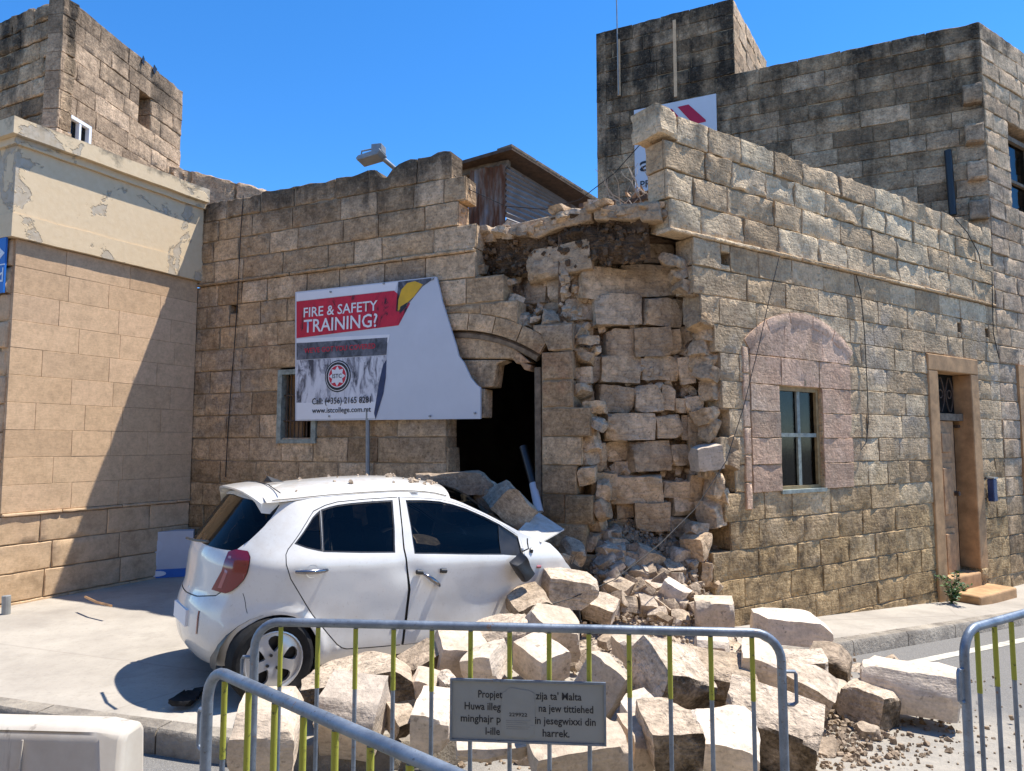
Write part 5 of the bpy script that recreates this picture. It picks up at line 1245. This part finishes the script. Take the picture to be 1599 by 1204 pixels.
# handles
def handle(x0, x1, z, parent, broken=False):
    a = S((x0 + x1) / 2, z); mb = MB(); P_ = []
    for k in range(9):
        s = k / 8; x = x0 + (x1 - x0) * s; y = -.797 - .035 * math.sin(math.pi * s) ** .5 - .004
        zz = z - (.10 * s if broken else 0); P_.append(CM @ Vector((x, y, zz)))
    mb.tube(P_, [.010 + .008 * math.sin(math.pi * k / 8) for k in range(9)], 8); mb.build('door_handle', M['chrome'], parent, 60)
    cup = MB(); vs = []
    for k in range(16):
        an = 2 * math.pi * k / 16; x = (x0 + x1) / 2 + .05 * math.cos(an); zz = z - .004 + .045 * math.sin(an); vs.append(CM @ (S(x, zz) + Vector((0, -.003, 0))))
    c = CM @ (S((x0 + x1) / 2, z) + Vector((0, .012, 0))); cup.add(vs + [c], [(k, (k + 1) % 16, 16) for k in range(16)]); cup.build('handle_cup', M['paint'], parent, 60)
handle(.628, .849, .845, DRR); handle(1.60, 1.745, .775, DFR, True)
for x, z in ((1.565, .792), (1.77, .79)): MB().tube([CM @ Vector((x - .025, -.806, z)), CM @ Vector((x + .025, -.806, z - .006))], .017, 8).build('handle_mount', M['black'], DFR, 60)
# smashed door mirror hanging from its cables
mr = rock(.20, .10, .13, 77, 6, .012, .3, .03)
for v in mr.vertices: v.co = CM @ (Vector((2.46, -.88, .79)) + Euler((.1, .9, .1)).to_matrix() @ v.co)
link('door_mirror', mr, M['black'], DFR, smooth=40)
MB().tube([CM @ Vector(q) for q in ((2.50, -.80, .92), (2.47, -.85, .90), (2.49, -.87, .86), (2.45, -.88, .83))], .012, 6).build('mirror_cable', M['cable'], DFR, 60)
MB().tube([CM @ Vector(q) for q in ((2.58, -.78, 1.0), (2.56, -.81, .97), (2.58, -.80, .92), (2.52, -.80, .90))], .006, 6).build('mirror_cable', M['cable'], DFR, 60)
MB().tube([CM @ (S(2.62, .90) + Vector((0, .0, 0))), CM @ (S(2.62, .90) + Vector((.02, -.006, 0)))], .022, 10).build('mirror_hole', M['black'], DFR)
MB().tube([CM @ (S(2.68, .765) + Vector((0, .002, 0))), CM @ (S(2.72, .765) + Vector((0, -.004, 0)))], .012, 8).build('side_indicator', M['clear'], car, 60)
# wiper, number plate, exhaust side dark underbody
MB().tube([CM @ Vector(q) for q in ((.09, 0, 1.0), (.10, -.25, 1.01), (.14, -.42, 1.02))], .010, 6).build('rear_wiper', M['black'], rg, 60)
pltb = MB().hexa([CM @ Vector(q) for q in ((.083, -.2, .42), (.11, -.2, .42), (.11, .2, .42), (.083, .2, .42), (.083, -.2, .53), (.11, -.2, .53), (.11, .2, .53), (.083, .2, .53))]).build('number_plate', M['paper'], car)
und = MB(); und.hexa([CM @ Vector(q) for q in ((.3, -.42, .17), (3.0, -.60, .17), (3.0, .60, .17), (.3, .42, .17), (.3, -.44, .34), (3.0, -.62, .34), (3.0, .62, .34), (.3, .44, .34))]); und.build('underbody', M['black'], car)  # plain black box as underbody, put in to block light
# cabin
cab = MB()
def seat(x, y, w, sc=1):
    o = []
    for (cx__, cz__, sx, sz, tilt) in ((x, .48, .48, .16, .05), (x - .25, .80, .14, .60, -.25), (x - .34, 1.16, .09, .18, -.25)):
        ww = w if cz__ < 1.1 else w * .5
        vs, fs = gridbox(sx, ww, sz, (4, 5, 5)); out_ = []
        for v in vs:
            e = Vector((v.x / sx * 2, v.y / ww * 2, v.z / sz * 2)); m_ = max(abs(e.x), abs(e.y), abs(e.z)); v = v * (1 - .16 + .16 * m_ * 1.2 / max(e.length, .01))
            out_.append(CM @ (Vector((cx__, y, cz__)) + Matrix.Rotation(tilt, 3, 'Y') @ v))
        o.append((out_, fs))
    mb = MB(); [mb.add(*q) for q in o]; mb.build('seat', M['seat'], car, 60)
seat(1.75, -.36, .46); seat(1.75, .36, .46); seat(.98, -.33, .6); seat(.98, .33, .6)
MB().tube([CM @ (Vector((2.12, .36, .86)) + Matrix.Rotation(-.45, 3, 'Y') @ Vector((0, .18 * math.cos(a * .3142), .18 * math.sin(a * .3142)))) for a in range(21)], .016, 6, False).build('steering_wheel', M['black'], car, 60)
MB().hexa([CM @ Vector(q) for q in ((2.25, -.70, .5), (2.75, -.70, .5), (2.75, .70, .5), (2.25, .70, .5), (2.32, -.68, .86), (2.75, -.68, .9), (2.75, .68, .9), (2.32, .68, .86))]).build('dashboard', M['black'], car)
MB().hexa([CM @ Vector(q) for q in ((.42, -.48, .33), (2.7, -.68, .33), (2.7, .68, .33), (.42, .48, .33), (.42, -.48, .36), (2.7, -.68, .36), (2.7, .68, .36), (.42, .48, .36))]).build('cabin_floor', M['black'], car)
MB().hexa([CM @ Vector(q) for q in ((.42, -.50, .36), (.60, -.62, .36), (.60, .62, .36), (.42, .50, .36), (.42, -.46, .88), (.62, -.58, .92), (.62, .58, .92), (.42, .46, .88))]).build('boot_cover', M['black'], car)
# wheels
def lathe(prof, c, n=32, flat=0):
    vs = []; fs = []
    for k in range(n):
        a = 2 * math.pi * k / n
        for (r_, y) in prof:
            z = r_ * math.sin(a)
            vs.append(CM @ (c + Vector((r_ * math.cos(a), y, z))))
    m_ = len(prof)
    for k in range(n):
        for i in range(m_ - 1): a = k * m_ + i; b = ((k + 1) % n) * m_ + i; fs.append((a, b, b + 1, a + 1))
    return vs, fs
def wheel(cx__, side):
    c = Vector((cx__, -side * .745, .272)); s = -side
    prof = [(.192, s * .03), (.215, s * .045), (.245, s * .048), (.268, s * .035), (.278, s * .005), (.279, -s * .09), (.268, -s * .13), (.2, -s * .14)]
    if s > 0: pass
    w = MB(); w.add(*lathe(prof, c)); w_ = w.build('wheel', M['rubber'], car, 35)
    lip = [(.192, s * .03), (.194, s * .038), (.186, s * .040), (.176, s * .020), (.172, -s * .05)]
    MB().add(*lathe(lip, c)).build('rim_lip', M['silver'], w_, 40)
    # five-spoke face with rounded openings
    loops = [[(.178 * math.cos(2 * math.pi * k / 48), .178 * math.sin(2 * math.pi * k / 48)) for k in range(48)]]
    for h in range(5):
        a0 = 2 * math.pi * (h + .25) / 5; lp_ = []
        for k in range(14):
            b = 2 * math.pi * k / 14; rr2 = .112 + .050 * math.cos(b); aa = a0 + .43 * math.sin(b) * (.8 + .2 * math.cos(b)); lp_.append((rr2 * math.cos(aa), rr2 * math.sin(aa)))
        loops.append(lp_)
    vv = []; ee = []
    for l in loops:
        k = len(vv); vv += [Vector(p) for p in l]; ee += [(k + i, k + (i + 1) % len(l)) for i in range(len(l))]
    for r_ in (.03, .06, .09, .14, .165):
        for k in range(30): vv.append(Vector((r_ * math.cos(k * .2094 + r_), r_ * math.sin(k * .2094 + r_))))
    res = delaunay_2d_cdt(vv, ee, [], 0, 1e-6); V2 = res[0]
    F2 = [f for f in res[2] if in_poly(sum((V2[i] for i in f), Vector((0, 0))) / 3, loops[0]) and not any(in_poly(sum((V2[i] for i in f), Vector((0, 0))) / 3, l) for l in loops[1:])]
    def dep(p): r_ = p.length; return s * (.022 + .016 * math.sin(min(1, r_ / .17) * math.pi) - (.012 if r_ < .028 else 0))
    vs = [CM @ (c + Vector((p.x, dep(p), p.y))) for p in V2]; bk_ = [CM @ (c + Vector((p.x, dep(p) - s * .03, p.y))) for p in V2]; n = len(V2)
    fs = [f if s < 0 else f[::-1] for f in F2]; ed = {}
    for f in F2:
        for i in range(3): e = (f[i], f[(i + 1) % 3]); ed[e] = ed.get(e, 0) + 1
    for (a, b) in list(ed):
        if (b, a) not in ed: fs.append((a, b, b + n, a + n) if s > 0 else (b, a, a + n, b + n))
    link('rim', mesh('rim', vs + bk_, fs), M['silver'], w_, smooth=35)
    for k in range(4):
        a = k * math.pi / 2 + .5; p = c + Vector((.047 * math.cos(a), s * .035, .047 * math.sin(a))); MB().tube([CM @ p, CM @ (p + Vector((0, s * .012, 0)))], .010, 8).build('wheel_nut', M['black'], w_)
    MB().add(*lathe([(.165, -s * .02), (.02, -s * .03)], c, 20)).build('brake_disc', M['black'], w_)
for cx__ in (.53, 2.93):
    for side in (1, -1): wheel(cx__, side)
# wheel housings
for cx__ in (.53, 2.93):
    for side in (1, -1):
        vs = []; n = 14
        for k in range(n + 1):
            a = R(-8 + 196 * k / n)
            for y in (.735 - (.12 if cx__ < 1 and math.cos(a) < -.3 else 0) * min(1, (-math.cos(a) - .3) * 1.5 if cx__ < 1 and math.cos(a) < -.3 else 0), .45): vs.append(CM @ Vector((cx__ + .325 * math.cos(a), -side * y, .25 + .325 * math.sin(a))))
        link('wheel_housing', mesh('wheel_housing', vs, [(2 * k, 2 * k + 1, 2 * k + 3, 2 * k + 2) for k in range(n)]), M['black'], car, smooth=60)
# torn bumper liner under the tail
lv = rock(.42, .10, .035, 55, 6, .03, .1, .03)
for v in lv.vertices: v.co = CM @ (Vector((.12, -.42, .035)) + Euler((.1, .05, .9)).to_matrix() @ v.co)
link('torn_liner', lv, M['rubber'], car, smooth=30)
# broken headlamp and loose bonnet sheet
hl = rock(.34, .16, .16, 91, 6, .03, .3, .04)
for v in hl.vertices: v.co = CM @ (Vector((3.16, -.52, .74)) + Euler((.2, .35, -.3)).to_matrix() @ v.co)
link('headlamp', hl, M['black'], car, smooth=30)
hv = rock(.26, .10, .10, 92, 4, .015, .35, .03)
for v in hv.vertices: v.co = CM @ (Vector((3.12, -.56, .80)) + Euler((.1, .3, -.4)).to_matrix() @ v.co)
link('headlamp_glass', hv, M['chrome'], car, smooth=40)
# lighter strip inside the right lamp
vs = [CM @ (S(t_, z_) - Sn(t_, z_) * -.014) for (t_, z_) in ((.04, .72), (.075, .72), (.105, .82), (.12, .93), (.095, .93), (.08, .83))]
MB().add(vs, [(0, 1, 2, 5), (5, 2, 3, 4)]).build('lamp_strip', M['clear'], car)

# ------------------------------------------------------------------ rubble heap
hv = []; HN = 60
for j in range(HN + 1):
    for i in range(HN + 1):
        x = -.9 + 4.2 * i / HN; y = 3.7 + 4.2 * j / HN
        z = heap_z(x, y) - .10 + .07 * fbm(Vector((x * 3, y * 3, 1)), 4) + .02 * noise.noise(Vector((x * 14, y * 14, 1)))
        hv.append((x, y, z))
heap = link('rubble_heap', mesh('rubble_heap', hv, [(j * (HN + 1) + i, j * (HN + 1) + i + 1, (j + 1) * (HN + 1) + i + 1, (j + 1) * (HN + 1) + i) for j in range(HN) for i in range(HN)]), M['dust'], smooth=50)
props(heap, 'dusty mound of crushed limestone below the broken corner', 'rubble', kind='stuff')
def Y_heap(px, py):                                # where the line of sight meets the heap or the road
    r = ray(px, py); t_ = 2.6
    while t_ < 12:
        p = EYE + r * t_
        if p.z < max(heap_z(p.x, p.y), ground_z(p.x, p.y) + ROADZ): return p
        t_ += .01
    return EYE + r * t_
GB = 'fallen limestone blocks'
# (centre px x, y, width px, height px, yaw, pitch, roll in degrees, depth m, Y or None, label)
BL = [
 (553, 1073, 172, 62, 12, 4, -8, .42, 4.42, 'long grey rough-topped block lying beside the car sill'),
 (548, 1126, 96, 118, -8, 28, 3, .30, 4.05, 'pale block leaning forward below the long grey block'),
 (408, 1152, 96, 108, 10, 8, 4, .40, 3.78, 'large pale block by the kerb behind the barrier corner'),
 (660, 1042, 66, 52, 30, 10, -25, .24, 4.75, 'slanted striped block beside the car sill'),
 (716, 1027, 80, 66, 20, 15, 10, .30, 4.80, 'bulky pale block with rough top in front of the car door'),
 (757, 1040, 56, 56, -25, 12, -12, .24, 4.62, 'pale cracked block right of the bulky block near the car'),
 (780, 996, 102, 46, 15, 5, -12, .34, 5.10, 'tan shaded block against the lower front door of the car'),
 (662, 1073, 48, 38, -10, 10, 8, .2, 4.45, 'small pale wedge between the long grey block and the police sign'),
 (622, 1129, 42, 40, 35, 20, 0, .2, 4.1, 'rounded tan stone left of the police sign'),
 (677, 1133, 60, 82, -6, 10, 2, .3, 3.95, 'white-topped ridged block touching the left edge of the police sign'),
 (696, 1078, 24, 46, 25, 5, 0, .2, 4.4, 'narrow grey stone standing above the police sign corner'),
 (765, 1169, 108, 32, 6, 6, -3, .3, 3.75, 'flat pale slab under the police sign'),
 (887, 922, 86, 60, 18, 12, 10, .30, 6.0, 'upright block half in sun beside the crushed wing of the car'),
 (824, 945, 60, 36, 22, 20, -12, .3, 5.72, 'low block with a sunlit top under the car wing'),
 (931, 953, 70, 46, -20, 14, 14, .28, 5.6, 'rounded tan boulder in the middle of the heap'),
 (862, 992, 100, 66, 28, 22, 14, .34, 5.12, 'broad tan block with pale broken top above the barrier rail'),
 (846, 1035, 72, 68, 38, 18, -10, .28, 4.72, 'pale pointed block above the left half of the police sign'),
 (940, 1078, 64, 120, 62, 30, 6, .28, 4.5, 'long pale beam sloping towards the barrier right of the police sign'),
 (1052, 1072, 150, 108, 38, 34, 18, .36, 4.55, 'big brown-faced block tipped on its edge in the middle of the heap'),
 (1124, 1064, 118, 68, -8, 10, 6, .34, 4.75, 'grey-topped block behind the right half of the barrier'),
 (990, 1014, 48, 48, 15, 8, -14, .26, 5.0, 'square pale stone just under the barrier rail'),
 (1119, 964, 60, 66, -12, 4, 0, .26, 5.55, 'clean white block standing upright on the heap'),
 (1116, 1015, 52, 44, -10, 6, 4, .24, 5.1, 'tan block right below the clean white block'),
 (1195, 1052, 64, 88, -18, 14, 8, .3, 4.8, 'cream block behind the rounded end of the barrier'),
 (1213, 1146, 148, 100, -24, 16, 12, .36, 4.15, 'large dark pitted block at the right foot of the heap'),
 (1050, 1165, 82, 100, 4, 8, 0, .34, 3.62, 'dark-faced upright block right behind the barrier bars'),
 (1134, 1172, 104, 84, -10, 14, 8, .36, 3.72, 'pale sloping block next to the dark-faced upright block'),
 (902, 1180, 154, 66, 8, 8, -6, .36, 3.55, 'wide pale block below the police sign'),
 (996, 1172, 40, 76, 12, 10, 4, .26, 3.7, 'thin pale stone squeezed between two blocks behind the barrier'),
 (1004, 1120, 56, 36, 20, 10, -10, .24, 4.1, 'small grey stone above the thin pale stone'),
 (1242, 984, 118, 50, -14, 2, 2, .40, 6.0, 'flat slab with pale top lying on the pavement edge'),
 (1304, 1044, 66, 62, -30, 8, 4, .3, 5.35, 'yellowish block at the kerb below the flat slab'),
 (1262, 1086, 84, 80, -22, 14, 26, .3, 4.85, 'tan block propped at an angle at the right edge of the heap'),
 (1262, 1046, 72, 40, -10, 6, -4, .28, 5.1, 'grey rough block between the slab and the tan block'),
 (1367, 1106, 76, 68, 36, 8, 4, .28, 4.95, 'squarish grey block lying apart on the road'),
 (1430, 1078, 138, 84, -26, 3, 2, .34, 5.05, 'largest pale block lying farthest along the road'),
 (1318, 1090, 34, 36, 10, 20, 12, .2, 5.1, 'small cream stone left of the squarish grey block'),
 (1009, 872, 50, 40, 30, 20, 20, .24, 6.5, 'angular grey block high on the shaded heap'),
 (957, 872, 42, 24, -15, 15, -10, .2, 6.45, 'thin grey slab high on the shaded heap near the car nose'),
 (967, 922, 44, 38, -35, 18, 20, .22, 6.0, 'grey pointed block above the rounded tan boulder'),
 (1064, 866, 34, 26, 20, 10, 15, .18, 6.7, 'ochre stone at the top of the heap near the wall'),
 (1052, 932, 44, 50, -28, 10, 30, .2, 5.85, 'pale split block tilted in the sunlit part of the heap'),
 (1052, 893, 30, 32, 15, 25, 0, .2, 6.3, 'small slanted grey block between sun and shade on the heap'),
 (709, 756, 126, 46, 6, 0, -2, .36, 6.75, 'long rough block resting on the car windscreen'),
 (797, 790, 78, 62, 30, 20, 40, .34, 6.55, 'heavy block tumbled onto the car bonnet'),
 (768, 778, 46, 40, -20, 10, 35, .24, 6.75, 'smaller block wedged behind the one on the bonnet'),
 (715, 790, 50, 18, 0, 5, 0, .2, 6.5, 'flat stone wedged under the block on the windscreen'),
 (895, 862, 34, 36, 20, 30, 10, .2, 6.7, 'rounded stone by the torn headlamp'),
 (1105, 714, 44, 50, 10, 6, -10, .24, 7.25, 'white loose block caught on the broken end of the street wall'),
]
for k, (cx__, cy__, wpx, hpx, yw, pt, rl, dep, Y, lab) in enumerate(BL):
    if cx__ > 900 and 5.2 < Y < 6.75 and cx__ < 1180: Y = Y_heap(cx__, cy__ + .33 * hpx).y
    c = at(cx__, cy__, Y); sc_ = Y / FPX
    l = wpx * sc_ * (.95 if abs(yw) < 28 else .86); h = hpx * sc_ * .74
    me = rock(l, dep, h, 500 + k, chips=5 + k % 4, rough=.006 + .003 * (k % 3), rnd=.0, cell=.04, deep=.32)
    c = c + Vector((0, dep * .28, 0))
    o = place_rock('fallen_block', me, M['chunk' if k in (37, 38, 39, 40, 43, 44, 45, 46, 47) else 'fresh' if any(w in lab for w in ('white', 'pale', 'cream')) else 'pitted' if any(w in lab for w in ('dark', 'brown', 'grey')) else 'fallen'], c, Euler((R(pt), R(rl), R(yw))))
    props(o, lab, 'stone block', GB)
# loose bonnet sheet under the tumbled block
q = [at(800, 838, 6.15), at(845, 846, 6.1), at(881, 826, 6.6), at(838, 798, 6.9)]
mb = MB(); mb.hexa([p - Vector((0, 0, .012)) for p in q] + q); bs_ = mb.build('bonnet_sheet', M['paint']); props(bs_, 'torn pale metal sheet sticking out under the block on the bonnet', 'metal sheet')
# stone inside the car on the seat
o = place_rock('cabin_stone', rock(.26, .22, .2, 61, 5, .01, .1, .05), M['chunk'], CM @ Vector((1.9, -.2, .86)), Euler((.3, .2, .5))); props(o, 'stone fallen inside the car behind the front side window', 'stone')
# medium chunks one could count
rc = random.Random(21); CHK = [rock(.17, .13, .10, 700 + i, 5, .008, .08, .035, .4) for i in range(14)]
cnt = 0; tries = 0
while cnt < 230 and tries < 6000:
    tries += 1
    zone = rc.random()
    if zone < .40: px, py = rc.gauss(1000, 55), rc.gauss(885, 40)
    elif zone < .62: px, py = rc.gauss(1035, 60), rc.gauss(935, 22)
    elif zone < .84: px, py = rc.uniform(470, 1330), rc.uniform(1000, 1190)
    elif zone < .9: px, py = rc.uniform(1150, 1400), rc.uniform(960, 1150)
    else: px, py = rc.uniform(880, 1090), rc.uniform(800, 870)
    if px < 880 and py < 985: continue
    p = Y_heap(px, py); p0 = (p - C0)
    if p.y > 8 or p0.dot(FL.n) < -.25 and p0.dot(FR.n) < -.1: continue
    me = rc.choice(CHK); s = rc.choice((.35, .45, .55, .7, .9, 1.1, 1.25)) * (1 if py < 960 else .75)
    o = bpy.data.objects.new('stone_chunk', me); COL.objects.link(o)
    if not me.materials: me.materials.append(M['chunk']); me.polygons.foreach_set('use_smooth', [True] * len(me.polygons)); me.set_sharp_from_angle(angle=R(28))
    o.location = p + Vector((0, 0, .02 * s)); o.rotation_euler = (rc.uniform(-.6, .6), rc.uniform(-.6, .6), rc.uniform(0, 6.3)); o.scale = (s, s * rc.uniform(.8, 1.2), s * rc.uniform(.7, 1.2))
    props(o, ('small broken limestone chunk in the shaded heap against the broken wall' if p.y > 6.55 else 'small broken limestone chunk in the sunlit slope below the broken corner' if p.y > 5.4 else 'small broken limestone chunk between the big fallen blocks behind the barrier' if p.x < 1.9 else 'small broken limestone chunk strewn on the road right of the heap'), 'stone', 'small chunks in the shaded heap' if p.y > 6.55 else 'small chunks on the sunlit slope' if p.y > 5.4 else 'small chunks behind the barrier' if p.x < 1.9 else 'small chunks on the road'); cnt += 1
# gravel and splinters
pts = []; sz = []
for k in range(5200):
    zn = rc.random()
    if zn < .5: px, py = rc.gauss(1000, 70), rc.gauss(890, 50)
    elif zn < .8: px, py = rc.uniform(440, 1350), rc.uniform(960, 1204)
    else: px, py = rc.gauss(1290, 110), rc.gauss(1150, 40)
    if px < 900 and py < 960: continue
    p = Y_heap(px, py); p0 = p - C0
    if p.y > 7.9 or p.y < 3: continue
    pts.append(p + Vector((0, 0, .004))); sz.append(rc.choice((.012, .016, .02, .03, .03, .045, .06)) * (1 if py < 960 else .7))
for k in range(1100):
    x, y = rc.uniform(-.8, 5.5), rc.uniform(2.6, 6.2); pts.append(Vector((x, y, max(heap_z(x, y), ground_z(x, y) + (ROADZ if not in_poly((x, y), outl) else 0)) + .003))); sz.append(rc.choice((.008, .012, .016, .022)))
gv = scatter('gravel', pts, sz, M['chunk'], None, 9); props(gv, 'fine limestone gravel and splinters strewn over heap and road', 'gravel', kind='stuff')
# crumbs on the car roof
pts = []; sz = []
for k in range(34):
    x = 1.95 - abs(rc.gauss(0, .25)) if k < 27 else rc.uniform(.7, 1.8); s_ = rc.uniform(-.8, .5)
    p = roof_pt(min(x, 1.92), s_); pts.append(p + Vector((0, 0, .004))); sz.append(rc.choice((.015, .02, .03, .045)))
props(scatter('roof_crumbs', pts, sz, M['chunk'], None, 12), 'limestone crumbs scattered on the white car roof', 'gravel', kind='stuff')

# ------------------------------------------------------------------ crowd barriers
def barrier(name, A, B, label, zt=.93, nbars=13, hook=None):
    A = Vector((A[0], A[1], 0)); B = Vector((B[0], B[1], 0)); F = Frame(A, B - A); L = (B - A).length
    rt = empty(name, A, label=label, cat='barrier', group='steel crowd barriers')
    g0 = min(ground_z(A.x, A.y), ground_z(B.x, B.y)) + ROADZ; zb = g0 + .16; r = .11; n = 7
    P_ = [F.p(0, g0 + .03)] + [F.p(0, zt - r)] + [F.p(r - r * math.cos(a), zt - r + r * math.sin(a)) for a in [math.pi / 2 * k / n for k in range(1, n + 1)]]
    P_ += [F.p(L - r + r * math.sin(a), zt - r + r * math.cos(a)) for a in [math.pi / 2 * k / n for k in range(n + 1)]] + [F.p(L, g0 + .03)]
    MB().tube(P_, .0185, 12).build('frame_tube', M['galv'], rt, 50)
    MB().tube([F.p(0, zb), F.p(L, zb)], .014, 10).build('lower_rail', M['galv'], rt, 50)
    for k in range(nbars):
        u = .115 + (L - .23) * k / (nbars - 1)
        b = MB().tube([F.p(u, zb), F.p(u, zt - .018)], .0092, 8).build('bar', M['galv'], rt, 50)
        for (a, c) in ((zt - .27, zt - .02), (zb + .02, zb + .26)): MB().tube([F.p(u, a), F.p(u, c)], .0104, 8).build('yellow_sleeve', M['baryellow'], b, 50)
    for u in (0.0, L):
        s = 1 if u else -1
        MB().tube([F.p(u, zt - .15), F.p(u + s * .05, zt - .15), F.p(u + s * .055, zt - .16), F.p(u + s * .055, zt - .27), F.p(u + s * .04, zt - .28), F.p(u + s * .02, zt - .28)], .008, 6).build('hook', M['galv'], rt, 50)
        MB().tube([F.p(u, g0 + .02, -.22), F.p(u, g0 + .05, -.12), F.p(u, g0 + .05, .12), F.p(u, g0 + .02, .22)], .015, 8).build('foot', M['galv'], rt, 50)
    return rt, F, L
bA, bB = at(399, 968, 3.13), at(1219, 992, 2.94)
b1, FB, LB = barrier('crowd_barrier', (bA.x, bA.y), (bB.x, bB.y), 'long steel barrier with yellow bars and a police sign before the rubble')
bC = at(326, 1040, 2.50); dC = (Vector((-.151, 1.743)) - Vector((-1.027, 2.503))).normalized()
b2, F2_, L2_ = barrier('crowd_barrier', (bC.x, bC.y), (bC.x + dC.x * 2.1, bC.y + dC.y * 2.1), 'steel barrier slanting towards the viewer in front of the rear wheel')
bD = at(1503, 975, 2.98); dD = Vector((.427, .272)).normalized()
b3, F3_, L3_ = barrier('crowd_barrier', (bD.x, bD.y), (bD.x + dD.x * 2.1, bD.y + dD.y * 2.1), 'steel barrier cut off by the right edge over the road')
# police sign on the long barrier
def Bh(x, y, d=.03): return FB.hit(x, y, d)
(ua, zb2), (ub, zt2) = Bh(705, 1154), Bh(943, 1070)
sgn = MB().fbox(FB, ua, ub, zb2, zt2, .02, .024).build('police_sign', M['greymetal']); props(sgn, 'grey police property sign with black lettering on the long barrier', 'sign')
t = NT('grey_sign_plate'); v = t.coord('Object'); M['plate'] = t.done(t.mix(t.ramp(t.noise(v, 9, 6), [(.4, 0), (.7, .4)]), (.30, .31, .29), (.24, .245, .23)), .55)
sgn.data.materials.clear(); sgn.data.materials.append(M['plate'])
fm = MB(); e = .008
fm.fbox(FB, ua - e, ub + e, zt2, zt2 + e, .016, .03).fbox(FB, ua - e, ub + e, zb2 - e, zb2, .016, .03).fbox(FB, ua - e, ua, zb2, zt2, .016, .03).fbox(FB, ub, ub + e, zb2, zt2, .016, .03); fm.build('sign_frame', M['galv'], sgn)
W_ = ub - ua; H_ = zt2 - zb2
def srow(s, f0, f1, fz, cap=.125): text(sgn, s, FB, ua + W_ * f0, ua + W_ * f1, zb2 + H_ * fz, M['ink'], .0255, H_ * cap)
srow("Propjet", .175, .335, .72); srow("zija ta' Malta", .555, .855, .72); srow("Huwa illeg", .085, .325, .51); srow("na jew tittiehed", .575, .93, .51)
srow("minghajr p", .06, .325, .30); srow("in jesegwixxi din", .55, .945, .30); srow("l-ille", .225, .32, .09); srow("harrek.", .60, .775, .09)
rp = random.Random(4); pol = []
for k in range(26):
    a = 2 * math.pi * k / 26; pol.append((ua + W_ * (.44 + .115 * math.copysign(abs(math.cos(a)) ** .5, math.cos(a)) + rp.uniform(-.008, .008)), zb2 + H_ * (.47 + .42 * math.copysign(abs(math.sin(a)) ** .5, math.sin(a)) + rp.uniform(-.02, .02))))
MB().prism(FB, pol, .0245, .0262).build('torn_sticker', M['plate'], sgn)
srow("tal-Pul", .37, .53, .72, .11); text(sgn, "229922", FB, ua + W_ * .38, ua + W_ * .50, zb2 + H_ * .42, M['ink'], .0275, H_ * .06)
for k in range(5): MB().fbox(FB, ua + W_ * .36, ua + W_ * (.5 + .02 * (k % 3)), zb2 + H_ * (.20 + .035 * k), zb2 + H_ * (.207 + .035 * k), .0263, .0272).build('small_print', M['greymetal'], sgn)
# white plastic road barrier, lower left
pa = at(207, 1130, 2.55); FPB = Frame((pa.x - 1.6, pa.y + .10, 0), (1.6, -.10))
g0 = ROADZ; zt3 = pa.z
prof = [(-.20, g0), (-.20, g0 + .12), (-.11, g0 + .3), (-.075, zt3 - .03), (-.05, zt3), (.05, zt3), (.075, zt3 - .03), (.11, g0 + .3), (.20, g0 + .12), (.20, g0)]
vs = []; nu_ = 16
for i in range(nu_ + 1):
    u = 1.6 * i / nu_; k = 1 if i not in (0, nu_) else .9
    for (d, z) in prof: vs.append(FPB.p(u, g0 + (z - g0) * (1 if k == 1 else .985), d * k - .02))
n = len(prof); fs = [(i * n + j, i * n + j + 1, (i + 1) * n + j + 1, (i + 1) * n + j)[::-1] for i in range(nu_) for j in range(n - 1)] + [tuple(range(n)), tuple(nu_ * n + k for k in reversed(range(n)))]
pb = link('plastic_barrier', mesh('plastic_barrier', vs, fs), M['plastic'], smooth=50); bevel(pb, .02, 3); props(pb, 'dirty white plastic road barrier in the bottom left corner', 'barrier')
for uu in (.95, 1.25): MB().tube([FPB.p(uu, g0 + .33, .095), FPB.p(uu, zt3 - .04, .06)], .004, 4).build('mould_seam', M['plastic'], pb)
